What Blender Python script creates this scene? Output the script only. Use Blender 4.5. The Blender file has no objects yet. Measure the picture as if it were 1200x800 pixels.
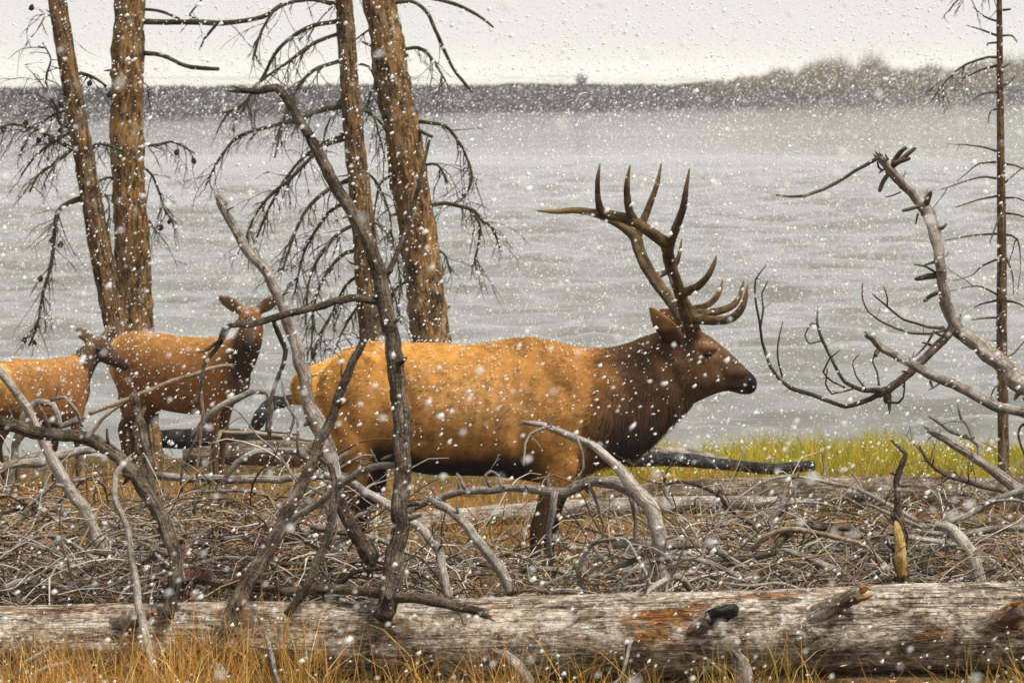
import bpy, math, random
import numpy as np
from mathutils import Vector, Matrix

SC = bpy.context.scene
COL = SC.collection
rng = np.random.default_rng(7)
random.seed(7)

# ------------------------------------------------------------------ camera
F = 4300.0            # focal length in pixels of a 1200 x 800 frame
CAMH = 2.85           # eye height above the ground by the log
HORIZON = 85.0        # pixel row of the horizon
PITCH = math.atan((400 - HORIZON) / F)
cam_d = bpy.data.cameras.new('camera')
cam = bpy.data.objects.new('camera', cam_d)
COL.objects.link(cam)
cam.location = (0, 0, CAMH)
cam.rotation_euler = (math.pi / 2 - PITCH, 0, 0)
cam_d.sensor_width = 36
cam_d.lens = F / 1200 * 36
cam_d.clip_start = 0.5
cam_d.clip_end = 20000
cam_d.dof.use_dof = True
cam_d.dof.focus_distance = 20.0
cam_d.dof.aperture_fstop = 8.0
SC.camera = cam

# ------------------------------------------------------------------ light
SUN_EL, SUN_AZ = math.radians(60), math.radians(120)   # azimuth clockwise from +Y
world = bpy.data.worlds.new('World')
SC.world = world
world.use_nodes = True
nt = world.node_tree
nt.nodes.clear()
sky = nt.nodes.new('ShaderNodeTexSky')
sky.sky_type = 'NISHITA'
sky.sun_disc = False
sky.sun_elevation = SUN_EL
sky.sun_rotation = SUN_AZ
sky.dust_density = 6.0
sky.air_density = 1.0
sky.ozone_density = 1.0
hsv = nt.nodes.new('ShaderNodeHueSaturation')
hsv.inputs['Saturation'].default_value = 0.12
mix = nt.nodes.new('ShaderNodeMix')
mix.data_type = 'RGBA'
mix.inputs[0].default_value = 0.8                     # a closed, even layer of snow cloud
mix.inputs[7].default_value = (7.2, 7.08, 6.75, 1)
bg = nt.nodes.new('ShaderNodeBackground')
bg.inputs['Strength'].default_value = 0.1
wo = nt.nodes.new('ShaderNodeOutputWorld')
nt.links.new(sky.outputs[0], hsv.inputs['Color'])
nt.links.new(hsv.outputs[0], mix.inputs[6])
nt.links.new(mix.outputs[2], bg.inputs['Color'])
nt.links.new(bg.outputs[0], wo.inputs['Surface'])

sun_d = bpy.data.lights.new('sun', 'SUN')
sun_d.energy = 4.0
sun_d.angle = math.radians(18)
sun_d.color = (1.0, 0.95, 0.86)
sun = bpy.data.objects.new('sun', sun_d)
COL.objects.link(sun)
sdir = Vector((math.sin(SUN_AZ) * math.cos(SUN_EL), math.cos(SUN_AZ) * math.cos(SUN_EL), math.sin(SUN_EL)))
sun.rotation_euler = sdir.to_track_quat('Z', 'Y').to_euler()
sun.location = (0, 0, 30)

SC.view_settings.view_transform = 'Standard'
SC.view_settings.look = 'None'
SC.view_settings.exposure = 0.5
SC.view_settings.gamma = 1.0
SC.view_settings.use_curve_mapping = False
SC.render.engine = 'CYCLES'
SC.cycles.use_denoising = True
SC.cycles.max_bounces = 6
SC.cycles.volume_bounces = 1
SC.cycles.caustics_reflective = False
SC.cycles.caustics_refractive = False

# ------------------------------------------------------------------ helpers
CP, SP = math.cos(PITCH), math.sin(PITCH)


def at(px, py, Y):
    """point on the vertical plane at distance Y seen at a pixel of the photograph"""
    a, b = (px - 600), (400 - py)
    dy = F * CP + b * SP
    dz = -F * SP + b * CP
    t = Y / dy
    return np.array((a * t, Y, CAMH + dz * t))


def hash3(ix, iy, iz, seed):
    h = (ix.astype(np.int64) * 374761393 + iy.astype(np.int64) * 668265263 + iz.astype(np.int64) * 2147483647 + seed * 974634781)
    h = (h ^ (h >> 13)) * 1274126177
    h = h & 0x7fffffff
    h = (h ^ (h >> 16)) * 1103515245
    return ((h & 0x7fffffff) % 100003) / 100003.0


def vnoise(p, seed=0):
    p = np.asarray(p, float)
    i = np.floor(p).astype(np.int64)
    f = p - i
    f = f * f * (3 - 2 * f)
    r = 0
    for dx in (0, 1):
        wx = f[:, 0] if dx else 1 - f[:, 0]
        for dy in (0, 1):
            wy = f[:, 1] if dy else 1 - f[:, 1]
            for dz in (0, 1):
                wz = f[:, 2] if dz else 1 - f[:, 2]
                r = r + wx * wy * wz * hash3(i[:, 0] + dx, i[:, 1] + dy, i[:, 2] + dz, seed)
    return r * 2 - 1


def fbm(p, oct=4, seed=0):
    r, a, s = 0, 1.0, 0
    p = np.asarray(p, float)
    for k in range(oct):
        r = r + a * vnoise(p * 2 ** k, seed + k * 17)
        s += a
        a *= 0.5
    return r / s


def sstep(a, b, x):
    t = np.clip((x - a) / (b - a), 0, 1)
    return t * t * (3 - 2 * t)


def far_shore(x):
    """distance of the opposite shore at a given X"""
    x = np.asarray(x, float)
    y = 293 + 1.60 * (x + 40)
    y = np.maximum(y, 262)
    return np.minimum(y, 620)


WATER_Z = -0.90


def gz(x, y):
    x = np.atleast_1d(np.asarray(x, float)); y = np.atleast_1d(np.asarray(y, float))
    z = -0.056 * np.clip(y - 20, 0, 16.3)
    p = np.stack([x, y, np.zeros_like(x)], -1)
    n = 0.05 * fbm(p * 0.7, 3, 3) + 0.02 * fbm(p * 3.0, 3, 9)
    z = z + n * sstep(60, 36, y)
    z = z - sstep(36.0 + 0.8 * fbm(p * 0.25, 2, 5), 46, y) * 1.6
    fs = far_shore(x)
    s = y - fs
    bump = fbm(p * 0.12, 3, 21)
    zf = WATER_Z - 0.25 + 2.55 * sstep(-1.0, 7, s + bump) + 0.25 * bump * sstep(3, 9, s)
    w = sstep(-12, -2, s)
    return z * (1 - w) + zf * w


_tx, _ty = np.arange(-9, 9.01, 0.1), np.arange(11, 40.01, 0.1)
_A, _B = np.meshgrid(_tx, _ty)
_TAB = gz(_A.ravel(), _B.ravel()).reshape(_A.shape).tolist()


def gz1(x, y):
    if -8.9 < x < 8.9 and 11.1 < y < 39.9:
        u, w = (x + 9) * 10, (y - 11) * 10
        i, j = int(u), int(w)
        u -= i; w -= j
        r0, r1 = _TAB[j], _TAB[j + 1]
        return (r0[i] * (1 - u) + r0[i + 1] * u) * (1 - w) + (r1[i] * (1 - u) + r1[i + 1] * u) * w
    return float(gz(x, y)[0])


class MB:
    def __init__(self):
        self.v = []; self.q = []; self.t = []; self.n = 0
        self.attr = {}; self.tw = {}

    def twig(self, pts, r0, r1, col=None):
        self.tw.setdefault(len(pts), []).append((pts, r0, r1, col or (0, 0, 0, 1)))

    def flush(self):
        """all queued thin twigs become five-sided tapering tubes at once"""
        for K, L in self.tw.items():
            P = np.array([a[0] for a in L], float)
            r0 = np.array([a[1] for a in L]); r1 = np.array([a[2] for a in L])
            C = np.array([a[3] for a in L], float)
            N, S = len(L), 4
            T = np.gradient(P, axis=1)
            T /= np.linalg.norm(T, axis=2)[..., None] + 1e-9
            u = np.cross(T[:, 0], np.array((0.31, 0.83, 0.47))); u /= np.linalg.norm(u, axis=1)[:, None] + 1e-9
            a = np.linspace(0, 2 * math.pi, S, endpoint=False)
            R = r0[:, None] + (r1 - r0)[:, None] * np.linspace(0, 1, K)[None]
            R = R * (1 + 0.18 * rng.normal(0, 1, R.shape))
            V = np.zeros((N, K, S, 3))
            for k in range(K):
                u = u - T[:, k] * np.sum(u * T[:, k], 1)[:, None]
                u /= np.linalg.norm(u, axis=1)[:, None] + 1e-9
                w = np.cross(T[:, k], u)
                V[:, k] = P[:, k, None] + R[:, k, None, None] * (np.cos(a)[None, :, None] * u[:, None] + np.sin(a)[None, :, None] * w[:, None])
            b = (np.arange(N) * K * S)[:, None, None] + (np.arange(K - 1) * S)[None, :, None]
            j = np.arange(S)[None, None]; j2 = (j + 1) % S
            q = np.stack([b + j, b + j2, b + S + j2, b + S + j], -1).reshape(-1, 4)
            at_ = {}
            off = rng.uniform(0, 50, (N, 1, 1, 3))
            g = np.zeros((N, K, S, 3)); g[..., 0] = np.cos(a) * 0.05; g[..., 1] = np.sin(a) * 0.05
            g[..., 2] = (np.arange(K) * 0.05)[None, :, None]
            at_['grain'] = (g + off).reshape(-1, 3)
            at_['Col'] = np.repeat(C, K * S, 0)
            self.add(V.reshape(-1, 3), q, None, **at_)
        self.tw = {}

    def add(self, v, quads=None, tris=None, **attrs):
        v = np.asarray(v, float)
        self.v.append(v)
        if quads is not None and len(quads):
            self.q.append(np.asarray(quads, np.int64) + self.n)
        if tris is not None and len(tris):
            self.t.append(np.asarray(tris, np.int64) + self.n)
        for k, a in attrs.items():
            self.attr.setdefault(k, []).append(np.asarray(a, float))
        self.n += len(v)

    def mesh(self, name, origin=(0, 0, 0), smooth=True):
        self.flush()
        me = bpy.data.meshes.new(name)
        v = np.concatenate(self.v) - np.asarray(origin, float)
        q = np.concatenate(self.q) if self.q else np.zeros((0, 4), np.int64)
        t = np.concatenate(self.t) if self.t else np.zeros((0, 3), np.int64)
        me.vertices.add(len(v))
        me.vertices.foreach_set('co', v.astype(np.float32).ravel())
        nl = q.size + t.size
        me.loops.add(nl)
        me.loops.foreach_set('vertex_index', np.concatenate([q.ravel(), t.ravel()]).astype(np.int32))
        npoly = len(q) + len(t)
        me.polygons.add(npoly)
        ls = np.concatenate([np.arange(len(q)) * 4, q.size + np.arange(len(t)) * 3]).astype(np.int32)
        me.polygons.foreach_set('loop_start', ls)
        me.polygons.foreach_set('use_smooth', np.full(npoly, smooth, bool))
        for k, parts in self.attr.items():
            a = np.concatenate(parts)
            if len(a) != len(v):
                continue
            if a.shape[1] == 4:
                at_ = me.attributes.new(k, 'FLOAT_COLOR', 'POINT')
                at_.data.foreach_set('color', a.astype(np.float32).ravel())
            else:
                at_ = me.attributes.new(k, 'FLOAT_VECTOR', 'POINT')
                at_.data.foreach_set('vector', a.astype(np.float32).ravel())
        me.update()
        me.validate()
        return me

    def build(self, name, mat, parent=None, origin=None, smooth=True):
        """link as one mesh object; origin is a world point (parents carry no rotation)"""
        if origin is None:
            origin = parent['_o'] if parent is not None and '_o' in parent else (0, 0, 0)
        me = self.mesh(name, origin, smooth)
        me.materials.append(mat)
        o = bpy.data.objects.new(name, me)
        COL.objects.link(o)
        if parent is not None:
            o.parent = parent
            po = np.asarray(parent['_o'], float) if '_o' in parent else np.zeros(3)
            o.location = tuple(np.asarray(origin, float) - po)
        else:
            o.location = tuple(float(c) for c in origin)
        o['_o'] = [float(c) for c in origin]
        return o


def tag(o, label=None, cat=None, group=None, kind=None):
    if label: o['label'] = label
    if cat: o['category'] = cat
    if group: o['group'] = group
    if kind: o['kind'] = kind
    return o


def empty(name, loc):
    o = bpy.data.objects.new(name, None)
    COL.objects.link(o)
    o.location = tuple(float(c) for c in loc)
    o.empty_display_size = 0.2
    o['_o'] = [float(c) for c in loc]
    return o


def catmull(P, step):
    """resample a polyline (N x k) smoothly; first three columns are positions"""
    P = np.asarray(P, float)
    if len(P) == 2:
        P = np.array([P[0], (P[0] + P[1]) / 2, P[1]])
    Q = np.vstack([2 * P[0] - P[1], P, 2 * P[-1] - P[-2]])
    out = []
    for i in range(1, len(Q) - 2):
        p0, p1, p2, p3 = Q[i - 1], Q[i], Q[i + 1], Q[i + 2]
        n = max(2, int(np.linalg.norm((p2 - p1)[:3]) / step))
        t = np.linspace(0, 1, n, endpoint=False)[:, None]
        out.append(0.5 * ((2 * p1) + (-p0 + p2) * t + (2 * p0 - 5 * p1 + 4 * p2 - p3) * t ** 2 + (-p0 + 3 * p1 - 3 * p2 + p3) * t ** 3))
    out.append(P[-1][None])
    return np.concatenate(out)


def tube(mb, pts, rad, sides=8, rough=0.0, rfreq=6.0, col=None, flat=None, cap=True, seed=None, blunt=False):
    """a tapered, slightly uneven limb along pts"""
    pts = np.asarray(pts, float); rad = np.asarray(rad, float)
    N = len(pts)
    T = np.gradient(pts, axis=0)
    T /= np.linalg.norm(T, axis=1)[:, None] + 1e-9
    ref = np.array((0.3, 0.2, 0.93)) if abs(T[0][2]) < 0.9 else np.array((1.0, 0.1, 0.0))
    U = np.zeros_like(T); V = np.zeros_like(T)
    u = np.cross(T[0], ref); u /= np.linalg.norm(u)
    for i in range(N):
        u = u - T[i] * np.dot(u, T[i])
        u /= np.linalg.norm(u) + 1e-9
        U[i] = u; V[i] = np.cross(T[i], u)
    a = np.linspace(0, 2 * math.pi, sides, endpoint=False)
    ca, sa = np.cos(a), np.sin(a)
    L = np.concatenate([[0], np.cumsum(np.linalg.norm(np.diff(pts, axis=0), axis=1))])
    off = rng.uniform(0, 100) if seed is None else seed
    g = np.stack([np.tile(ca, N), np.tile(sa, N), np.repeat(L, sides)], -1)
    rr = np.repeat(rad, sides)
    if rough > 0:
        gn = g * np.array((1.2, 1.2, rfreq)) + off
        rr = rr * (1 + 1.5 * rough * fbm(gn, 3, 11) + 0.8 * rough * vnoise(g * np.array((2.2, 2.2, rfreq * 3.5)) + off, 12))
    v = np.repeat(pts, sides, 0) + rr[:, None] * (np.tile(ca, N)[:, None] * np.repeat(U, sides, 0) + np.tile(sa, N)[:, None] * np.repeat(V, sides, 0))
    i = np.arange(N - 1)[:, None] * sides
    j = np.arange(sides)[None]
    j2 = (j + 1) % sides
    q = np.stack([i + j, i + j2, i + sides + j2, i + sides + j], -1).reshape(-1, 4)
    tr = []
    if cap:
        v = np.vstack([v, pts[0] - T[0] * rad[0] * 0.25, pts[-1] + T[-1] * rad[-1] * (0.3 if blunt else 0.9)])
        n0 = N * sides
        jj = np.arange(sides)
        tr = np.concatenate([np.stack([np.full(sides, n0), (jj + 1) % sides, jj], -1),
                             np.stack([np.full(sides, n0 + 1), (N - 1) * sides + jj, (N - 1) * sides + (jj + 1) % sides], -1)])
        g = np.vstack([g, [0, 0, 0], [0, 0, L[-1]]])
    gg = g * np.array((0.05, 0.05, 1)) * 1.0 + np.array((off, off * 0.37, off * 1.7))
    at_ = {'grain': gg}
    at_['Col'] = np.tile(np.asarray(col if col is not None else (0, 0, 0, 1), float), (len(v), 1))
    mb.add(v, q, tr, **at_)
    return pts, rad, T


# ------------------------------------------------------------------ materials
def newmat(name):
    m = bpy.data.materials.new(name)
    m.use_nodes = True
    n = m.node_tree
    b = n.nodes['Principled BSDF']
    return m, n, b


def ramp(n, stops, fac):
    r = n.nodes.new('ShaderNodeValToRGB')
    el = r.color_ramp.elements
    while len(el) < len(stops): el.new(0.5)
    for e, (p, c) in zip(el, stops):
        e.position = p
        e.color = (*c, 1)
    n.links.new(fac, r.inputs[0])
    return r.outputs[0]


def noise_node(n, vec, scale, detail=4, rough=0.6, dist=0.0):
    t = n.nodes.new('ShaderNodeTexNoise')
    t.inputs['Scale'].default_value = scale
    t.inputs['Detail'].default_value = detail
    t.inputs['Roughness'].default_value = rough
    t.inputs['Distortion'].default_value = dist
    if vec is not None: n.links.new(vec, t.inputs['Vector'])
    return t.outputs[0]


def mapping(n, vec, scale):
    m = n.nodes.new('ShaderNodeMapping')
    m.inputs['Scale'].default_value = scale
    n.links.new(vec, m.inputs['Vector'])
    return m.outputs[0]


def mixc(n, fac, a, b, mode='MIX'):
    m = n.nodes.new('ShaderNodeMix')
    m.data_type = 'RGBA'; m.blend_type = mode
    for s, v in ((m.inputs[0], fac), (m.inputs[6], a), (m.inputs[7], b)):
        if isinstance(v, (int, float)): s.default_value = v
        elif isinstance(v, tuple): s.default_value = (*v, 1)
        else: n.links.new(v, s)
    return m.outputs[2]


def bump(n, b, h, strength, dist):
    k = n.nodes.new('ShaderNodeBump')
    k.inputs['Strength'].default_value = strength
    k.inputs['Distance'].default_value = dist
    n.links.new(h, k.inputs['Height'])
    n.links.new(k.outputs[0], b.inputs['Normal'])


def math_node(n, op, a, b=None):
    m = n.nodes.new('ShaderNodeMath'); m.operation = op
    for s, v in zip(m.inputs, (a, b)):
        if v is None: continue
        if isinstance(v, (int, float)): s.default_value = v
        else: n.links.new(v, s)
    return m.outputs[0]


def attr(n, name):
    a = n.nodes.new('ShaderNodeAttribute'); a.attribute_name = name
    return a


def wood_mat(name, dark, mid, light, accent=None, acc_amt=0.0, dk=0.43, grain=(14, 14, 5), patch=3.0, rough=0.85, bmp=0.006, snow=0.0):
    """weathered wood or bark whose grain follows the limb"""
    m, n, b = newmat(name)
    g = attr(n, 'grain').outputs['Vector']
    gm = mapping(n, g, (grain[0] * 20, grain[1] * 20, grain[2]))
    f1 = noise_node(n, gm, 1.0, 6, 0.7, 0.8)
    tc = n.nodes.new('ShaderNodeNewGeometry').outputs['Position']
    f2 = noise_node(n, tc, patch * 3.0, 5, 0.65)
    f3 = noise_node(n, tc, 75.0, 4, 0.75)
    s = math_node(n, 'ADD', math_node(n, 'MULTIPLY', f1, 0.40), math_node(n, 'MULTIPLY', f2, 0.34))
    s = math_node(n, 'ADD', s, math_node(n, 'MULTIPLY', f3, 0.26))
    c = ramp(n, [(dk, dark), (0.5, mid), (0.56, light)], s)
    if accent is not None:
        f4 = noise_node(n, mapping(n, g, (40, 40, 4.0)), 1.0, 6, 0.7, 1.2)
        fa = ramp(n, [(1 - acc_amt - 0.09, (0, 0, 0)), (1 - acc_amt + 0.12, (0.85, 0.85, 0.85))], f4)
        c = mixc(n, fa, c, accent)
    fk = noise_node(n, mapping(n, g, (grain[0] * 9, grain[1] * 9, grain[2] * 0.55)), 1.0, 5, 0.6, 0.9)
    ck = ramp(n, [(0.465, (1, 1, 1)), (0.495, (0.22, 0.2, 0.18)), (0.505, (0.22, 0.2, 0.18)), (0.535, (1, 1, 1))], fk)
    c = mixc(n, 0.6, c, ck, 'MULTIPLY')
    n.links.new(c, b.inputs['Base Color'])
    b.inputs['Roughness'].default_value = rough
    b.inputs['Specular IOR Level'].default_value = 0.2
    hgt = math_node(n, 'ADD', math_node(n, 'ADD', f1, math_node(n, 'MULTIPLY', f3, 0.6)), math_node(n, 'MULTIPLY', ck, 0.5))
    bump(n, b, hgt, 1.0, bmp * 2.2)
    return m


M_GREY = wood_mat('grey_weathered_wood', (0.11, 0.085, 0.062), (0.34, 0.29, 0.24), (0.60, 0.55, 0.49), (0.30, 0.16, 0.065), 0.30, bmp=0.004)
M_PALE = wood_mat('pale_bare_wood', (0.18, 0.145, 0.11), (0.48, 0.42, 0.36), (0.70, 0.66, 0.60), (0.42, 0.24, 0.11), 0.32, bmp=0.004)
M_TAN = wood_mat('tan_bare_wood', (0.16, 0.10, 0.055), (0.40, 0.28, 0.18), (0.58, 0.47, 0.36), bmp=0.003)
M_BROWN = wood_mat('brown_lichened_bark', (0.024, 0.016, 0.010), (0.115, 0.08, 0.052), (0.30, 0.245, 0.185), (0.16, 0.07, 0.025), 0.34, dk=0.455, bmp=0.006)
M_TWIG = wood_mat('dark_twig_bark', (0.034, 0.02, 0.014), (0.10, 0.066, 0.048), (0.23, 0.18, 0.145), bmp=0.002)
M_LICHEN = wood_mat('olive_lichened_twig', (0.022, 0.02, 0.012), (0.06, 0.055, 0.03), (0.15, 0.14, 0.085), bmp=0.003)
M_CHAR = wood_mat('charred_wood', (0.007, 0.008, 0.008), (0.024, 0.027, 0.026), (0.14, 0.14, 0.13), bmp=0.014)
M_SPLINTER = wood_mat('fresh_splintered_wood', (0.38, 0.13, 0.02), (0.6, 0.27, 0.06), (0.72, 0.45, 0.16), bmp=0.008)
M_BARK = wood_mat('pine_bark', (0.03, 0.019, 0.011), (0.20, 0.12, 0.05), (0.43, 0.31, 0.18), (0.55, 0.27, 0.065), 0.47, dk=0.465, grain=(4, 4, 5), patch=2.6, bmp=0.02)
M_BARK2 = wood_mat('dark_pine_bark', (0.025, 0.016, 0.011), (0.14, 0.088, 0.043), (0.34, 0.25, 0.16), (0.5, 0.24, 0.06), 0.45, dk=0.47, grain=(4, 4, 5), patch=2.6, bmp=0.02)
M_CONE = wood_mat('pine_cone', (0.015, 0.01, 0.007), (0.04, 0.028, 0.02), (0.09, 0.07, 0.05), bmp=0.004)


def log_material(name, tops, orange=0.3, band=0.0):
    m, n, b = newmat(name)
    g = attr(n, 'grain').outputs['Vector']
    f1 = noise_node(n, mapping(n, g, (200, 200, 15.0)), 1.0, 7, 0.74, 1.2)
    geo = n.nodes.new('ShaderNodeNewGeometry')
    pos = geo.outputs['Position']
    f2 = noise_node(n, mapping(n, pos, (4.0, 6, 6)), 1.3, 6, 0.72, 0.8)
    f3 = noise_node(n, pos, 38, 4, 0.7)
    s = math_node(n, 'ADD', math_node(n, 'MULTIPLY', f1, 0.36), math_node(n, 'ADD', math_node(n, 'MULTIPLY', f2, 0.40), math_node(n, 'MULTIPLY', f3, 0.24)))
    c = ramp(n, [(0.42, tops[0]), (0.49, tops[1]), (0.57, tops[2])], s)
    # bark-less orange wood where the surface has flaked
    f4 = noise_node(n, mapping(n, pos, (1.6, 6, 6)), 1.0, 5, 0.62, 0.3)
    fo = ramp(n, [(1 - orange - 0.05, (0, 0, 0)), (1 - orange + 0.05, (1, 1, 1))], f4)
    oc = ramp(n, [(0.40, (0.06, 0.026, 0.01)), (0.50, (0.20, 0.085, 0.024)), (0.60, (0.50, 0.21, 0.045))], f1)
    c = mixc(n, fo, c, oc)
    fk = noise_node(n, mapping(n, g, (110, 110, 1.1)), 1.0, 6, 0.62, 0.8)
    ck = ramp(n, [(0.48, (1, 1, 1)), (0.497, (0.15, 0.13, 0.11)), (0.503, (0.15, 0.13, 0.11)), (0.52, (1, 1, 1))], fk)
    fp = noise_node(n, mapping(n, pos, (6, 10, 10)), 1.0, 6, 0.72, 0.8)
    c = mixc(n, 1.0, c, ramp(n, [(0.40, (0.42, 0.36, 0.3)), (0.48, (1, 1, 1))], fp), 'MULTIPLY')
    c = mixc(n, 0.75, c, ck, 'MULTIPLY')
    n.links.new(c, b.inputs['Base Color'])
    b.inputs['Roughness'].default_value = 0.85
    b.inputs['Specular IOR Level'].default_value = 0.2
    hgt = math_node(n, 'ADD', math_node(n, 'ADD', f1, math_node(n, 'MULTIPLY', f3, 0.6)), math_node(n, 'MULTIPLY', ck, 0.8))
    bump(n, b, hgt, 1.0, 0.022)
    return m


M_YELLOW = wood_mat('fresh_yellow_wood', (0.68, 0.36, 0.07), (0.82, 0.54, 0.16), (0.86, 0.66, 0.30), bmp=0.008)
M_LOG = log_material('weathered_log', ((0.075, 0.052, 0.034), (0.33, 0.26, 0.195), (0.68, 0.61, 0.52)), 0.42)
M_LOG2 = log_material('brown_log', ((0.05, 0.036, 0.024), (0.20, 0.15, 0.10), (0.38, 0.31, 0.235)), 0.25)


def col_mat(name, rough=0.85, noise_amt=0.5, scale=30.0, trans=0.0, spec=0.2):
    """colour carried by each blade, strand or hair"""
    m, n, b = newmat(name)
    a = attr(n, 'Col').outputs['Color']
    pos = n.nodes.new('ShaderNodeNewGeometry').outputs['Position']
    f = noise_node(n, pos, scale, 4, 0.6)
    c = mixc(n, 1.0, a, ramp(n, [(0.3, (1 - noise_amt,) * 3), (0.7, (1 + noise_amt * 0.6,) * 3)], f), 'MULTIPLY')
    n.links.new(c, b.inputs['Base Color'])
    b.inputs['Roughness'].default_value = rough
    b.inputs['Specular IOR Level'].default_value = spec
    if trans > 0:
        o = n.nodes['Material Output']
        tr = n.nodes.new('ShaderNodeBsdfTranslucent')
        n.links.new(c, tr.inputs[0])
        ms = n.nodes.new('ShaderNodeMixShader')
        ms.inputs[0].default_value = trans
        n.links.new(b.outputs[0], ms.inputs[1]); n.links.new(tr.outputs[0], ms.inputs[2])
        n.links.new(ms.outputs[0], o.inputs['Surface'])
    return m


M_HIDE = col_mat('elk_hide', 0.9, 0.35, 18, spec=0.1)
M_FUR = col_mat('elk_fur', 0.75, 0.25, 9, spec=0.15)
M_GRASS = col_mat('dry_grass', 0.7, 0.35, 6, trans=0.3)
M_STICK = col_mat('dead_sticks', 0.9, 0.3, 25)

M_ANTLER = wood_mat('antler', (0.025, 0.014, 0.006), (0.085, 0.048, 0.017), (0.23, 0.14, 0.055), grain=(9, 9, 1.6), patch=6, rough=0.45, bmp=0.004)
_n = M_ANTLER.node_tree                                   # polished paler tips
_b = _n.nodes['Principled BSDF']
_c = _b.inputs['Base Color'].links[0].from_socket
_a = attr(_n, 'Col').outputs['Color']
_n.links.new(mixc(_n, _a, _c, (0.42, 0.27, 0.11)), _b.inputs['Base Color'])
M_EYE, n_, b_ = newmat('dark_wet_eye')
nz = noise_node(n_, None, 30)
n_.links.new(ramp(n_, [(0.3, (0.004, 0.003, 0.003)), (0.8, (0.012, 0.008, 0.006))], nz), b_.inputs['Base Color'])
b_.inputs['Roughness'].default_value = 0.08

M_SNOW, n_, b_ = newmat('snow_flake')
nz = noise_node(n_, None, 20)
n_.links.new(ramp(n_, [(0.2, (0.82, 0.83, 0.85)), (0.8, (0.93, 0.93, 0.93))], nz), b_.inputs['Base Color'])
b_.inputs['Roughness'].default_value = 0.9
b_.inputs['Specular IOR Level'].default_value = 0.1
tr = n_.nodes.new('ShaderNodeBsdfTranslucent'); tr.inputs[0].default_value = (0.95, 0.95, 0.95, 1)
ms = n_.nodes.new('ShaderNodeMixShader'); ms.inputs[0].default_value = 0.62
n_.links.new(b_.outputs[0], ms.inputs[1]); n_.links.new(tr.outputs[0], ms.inputs[2])
n_.links.new(ms.outputs[0], n_.nodes['Material Output'].inputs['Surface'])

# ground: leaf litter and dead grass near the log, greener by the water, grey sage on the far side
M_GROUND, n_, b_ = newmat('litter_ground')
pos = n_.nodes.new('ShaderNodeNewGeometry').outputs['Position']
sep = n_.nodes.new('ShaderNodeSeparateXYZ'); n_.links.new(pos, sep.inputs[0])
fa = noise_node(n_, pos, 14, 6, 0.7)
fb = noise_node(n_, pos, 1.1, 4, 0.6)
fc = noise_node(n_, pos, 70, 3, 0.7)
litter = ramp(n_, [(0.36, (0.025, 0.017, 0.010)), (0.48, (0.10, 0.058, 0.026)), (0.57, (0.21, 0.125, 0.05)), (0.68, (0.30, 0.24, 0.17))], math_node(n_, 'ADD', math_node(n_, 'MULTIPLY', fa, 0.6), math_node(n_, 'MULTIPLY', fc, 0.4)))
moss = ramp(n_, [(0.4, (0.05, 0.045, 0.010)), (0.6, (0.12, 0.105, 0.02))], fa)
near = mixc(n_, ramp(n_, [(0.50, (0, 0, 0)), (0.60, (1, 1, 1))], fb), litter, moss)
sage = ramp(n_, [(0.35, (0.025, 0.023, 0.023)), (0.62, (0.065, 0.058, 0.054))], noise_node(n_, mapping(n_, pos, (0.5, 0.2, 2.0)), 1.4, 5, 0.7))
palef = n_.nodes.new('ShaderNodeMapRange')            # level meadow behind the bank painted pale, snow-dusted, in place of thick haze
palef.inputs['From Min'].default_value = 1.15; palef.inputs['From Max'].default_value = 1.4
n_.links.new(sep.outputs[2], palef.inputs[0])
sage = mixc(n_, palef.outputs[0], sage, (0.40, 0.39, 0.36))
farf = n_.nodes.new('ShaderNodeMapRange')
farf.inputs['From Min'].default_value = 60; farf.inputs['From Max'].default_value = 200
n_.links.new(sep.outputs[1], farf.inputs[0])
n_.links.new(mixc(n_, farf.outputs[0], near, sage), b_.inputs['Base Color'])
b_.inputs['Roughness'].default_value = 0.95
b_.inputs['Specular IOR Level'].default_value = 0.1
bump(n_, b_, math_node(n_, 'ADD', fa, fc), 1.0, 0.03)

# lake: choppy grey water
M_WATER, n_, b_ = newmat('lake_water')
pos = n_.nodes.new('ShaderNodeNewGeometry').outputs['Position']
w1 = noise_node(n_, mapping(n_, pos, (0.09, 0.14, 1)), 1.0, 9, 0.72, 0.5)
w2 = noise_node(n_, mapping(n_, pos, (1.6, 2.8, 1)), 1.0, 4, 0.6, 0.4)
w3 = noise_node(n_, mapping(n_, pos, (0.012, 0.05, 1)), 1.0, 4, 0.6, 0.3)
b_.inputs['Base Color'].default_value = (0.10, 0.102, 0.092, 1)
b_.inputs['Roughness'].default_value = 0.06
b_.inputs['IOR'].default_value = 1.36
hh = math_node(n_, 'ADD', math_node(n_, 'MULTIPLY', w1, 2.2), math_node(n_, 'MULTIPLY', w2, 0.12))
hh = math_node(n_, 'MULTIPLY', hh, math_node(n_, 'ADD', math_node(n_, 'MULTIPLY', w3, 2.6), -0.6))
bump(n_, b_, hh, 1.0, 0.08)

# ------------------------------------------------------------------ ground, water
def graded(lo, hi, step, far, grow=1.35):
    a = list(np.arange(lo, hi + 1e-6, step))
    s, x = step, hi
    while x < far:
        s *= grow; x += s; a.append(x)
    return a


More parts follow.
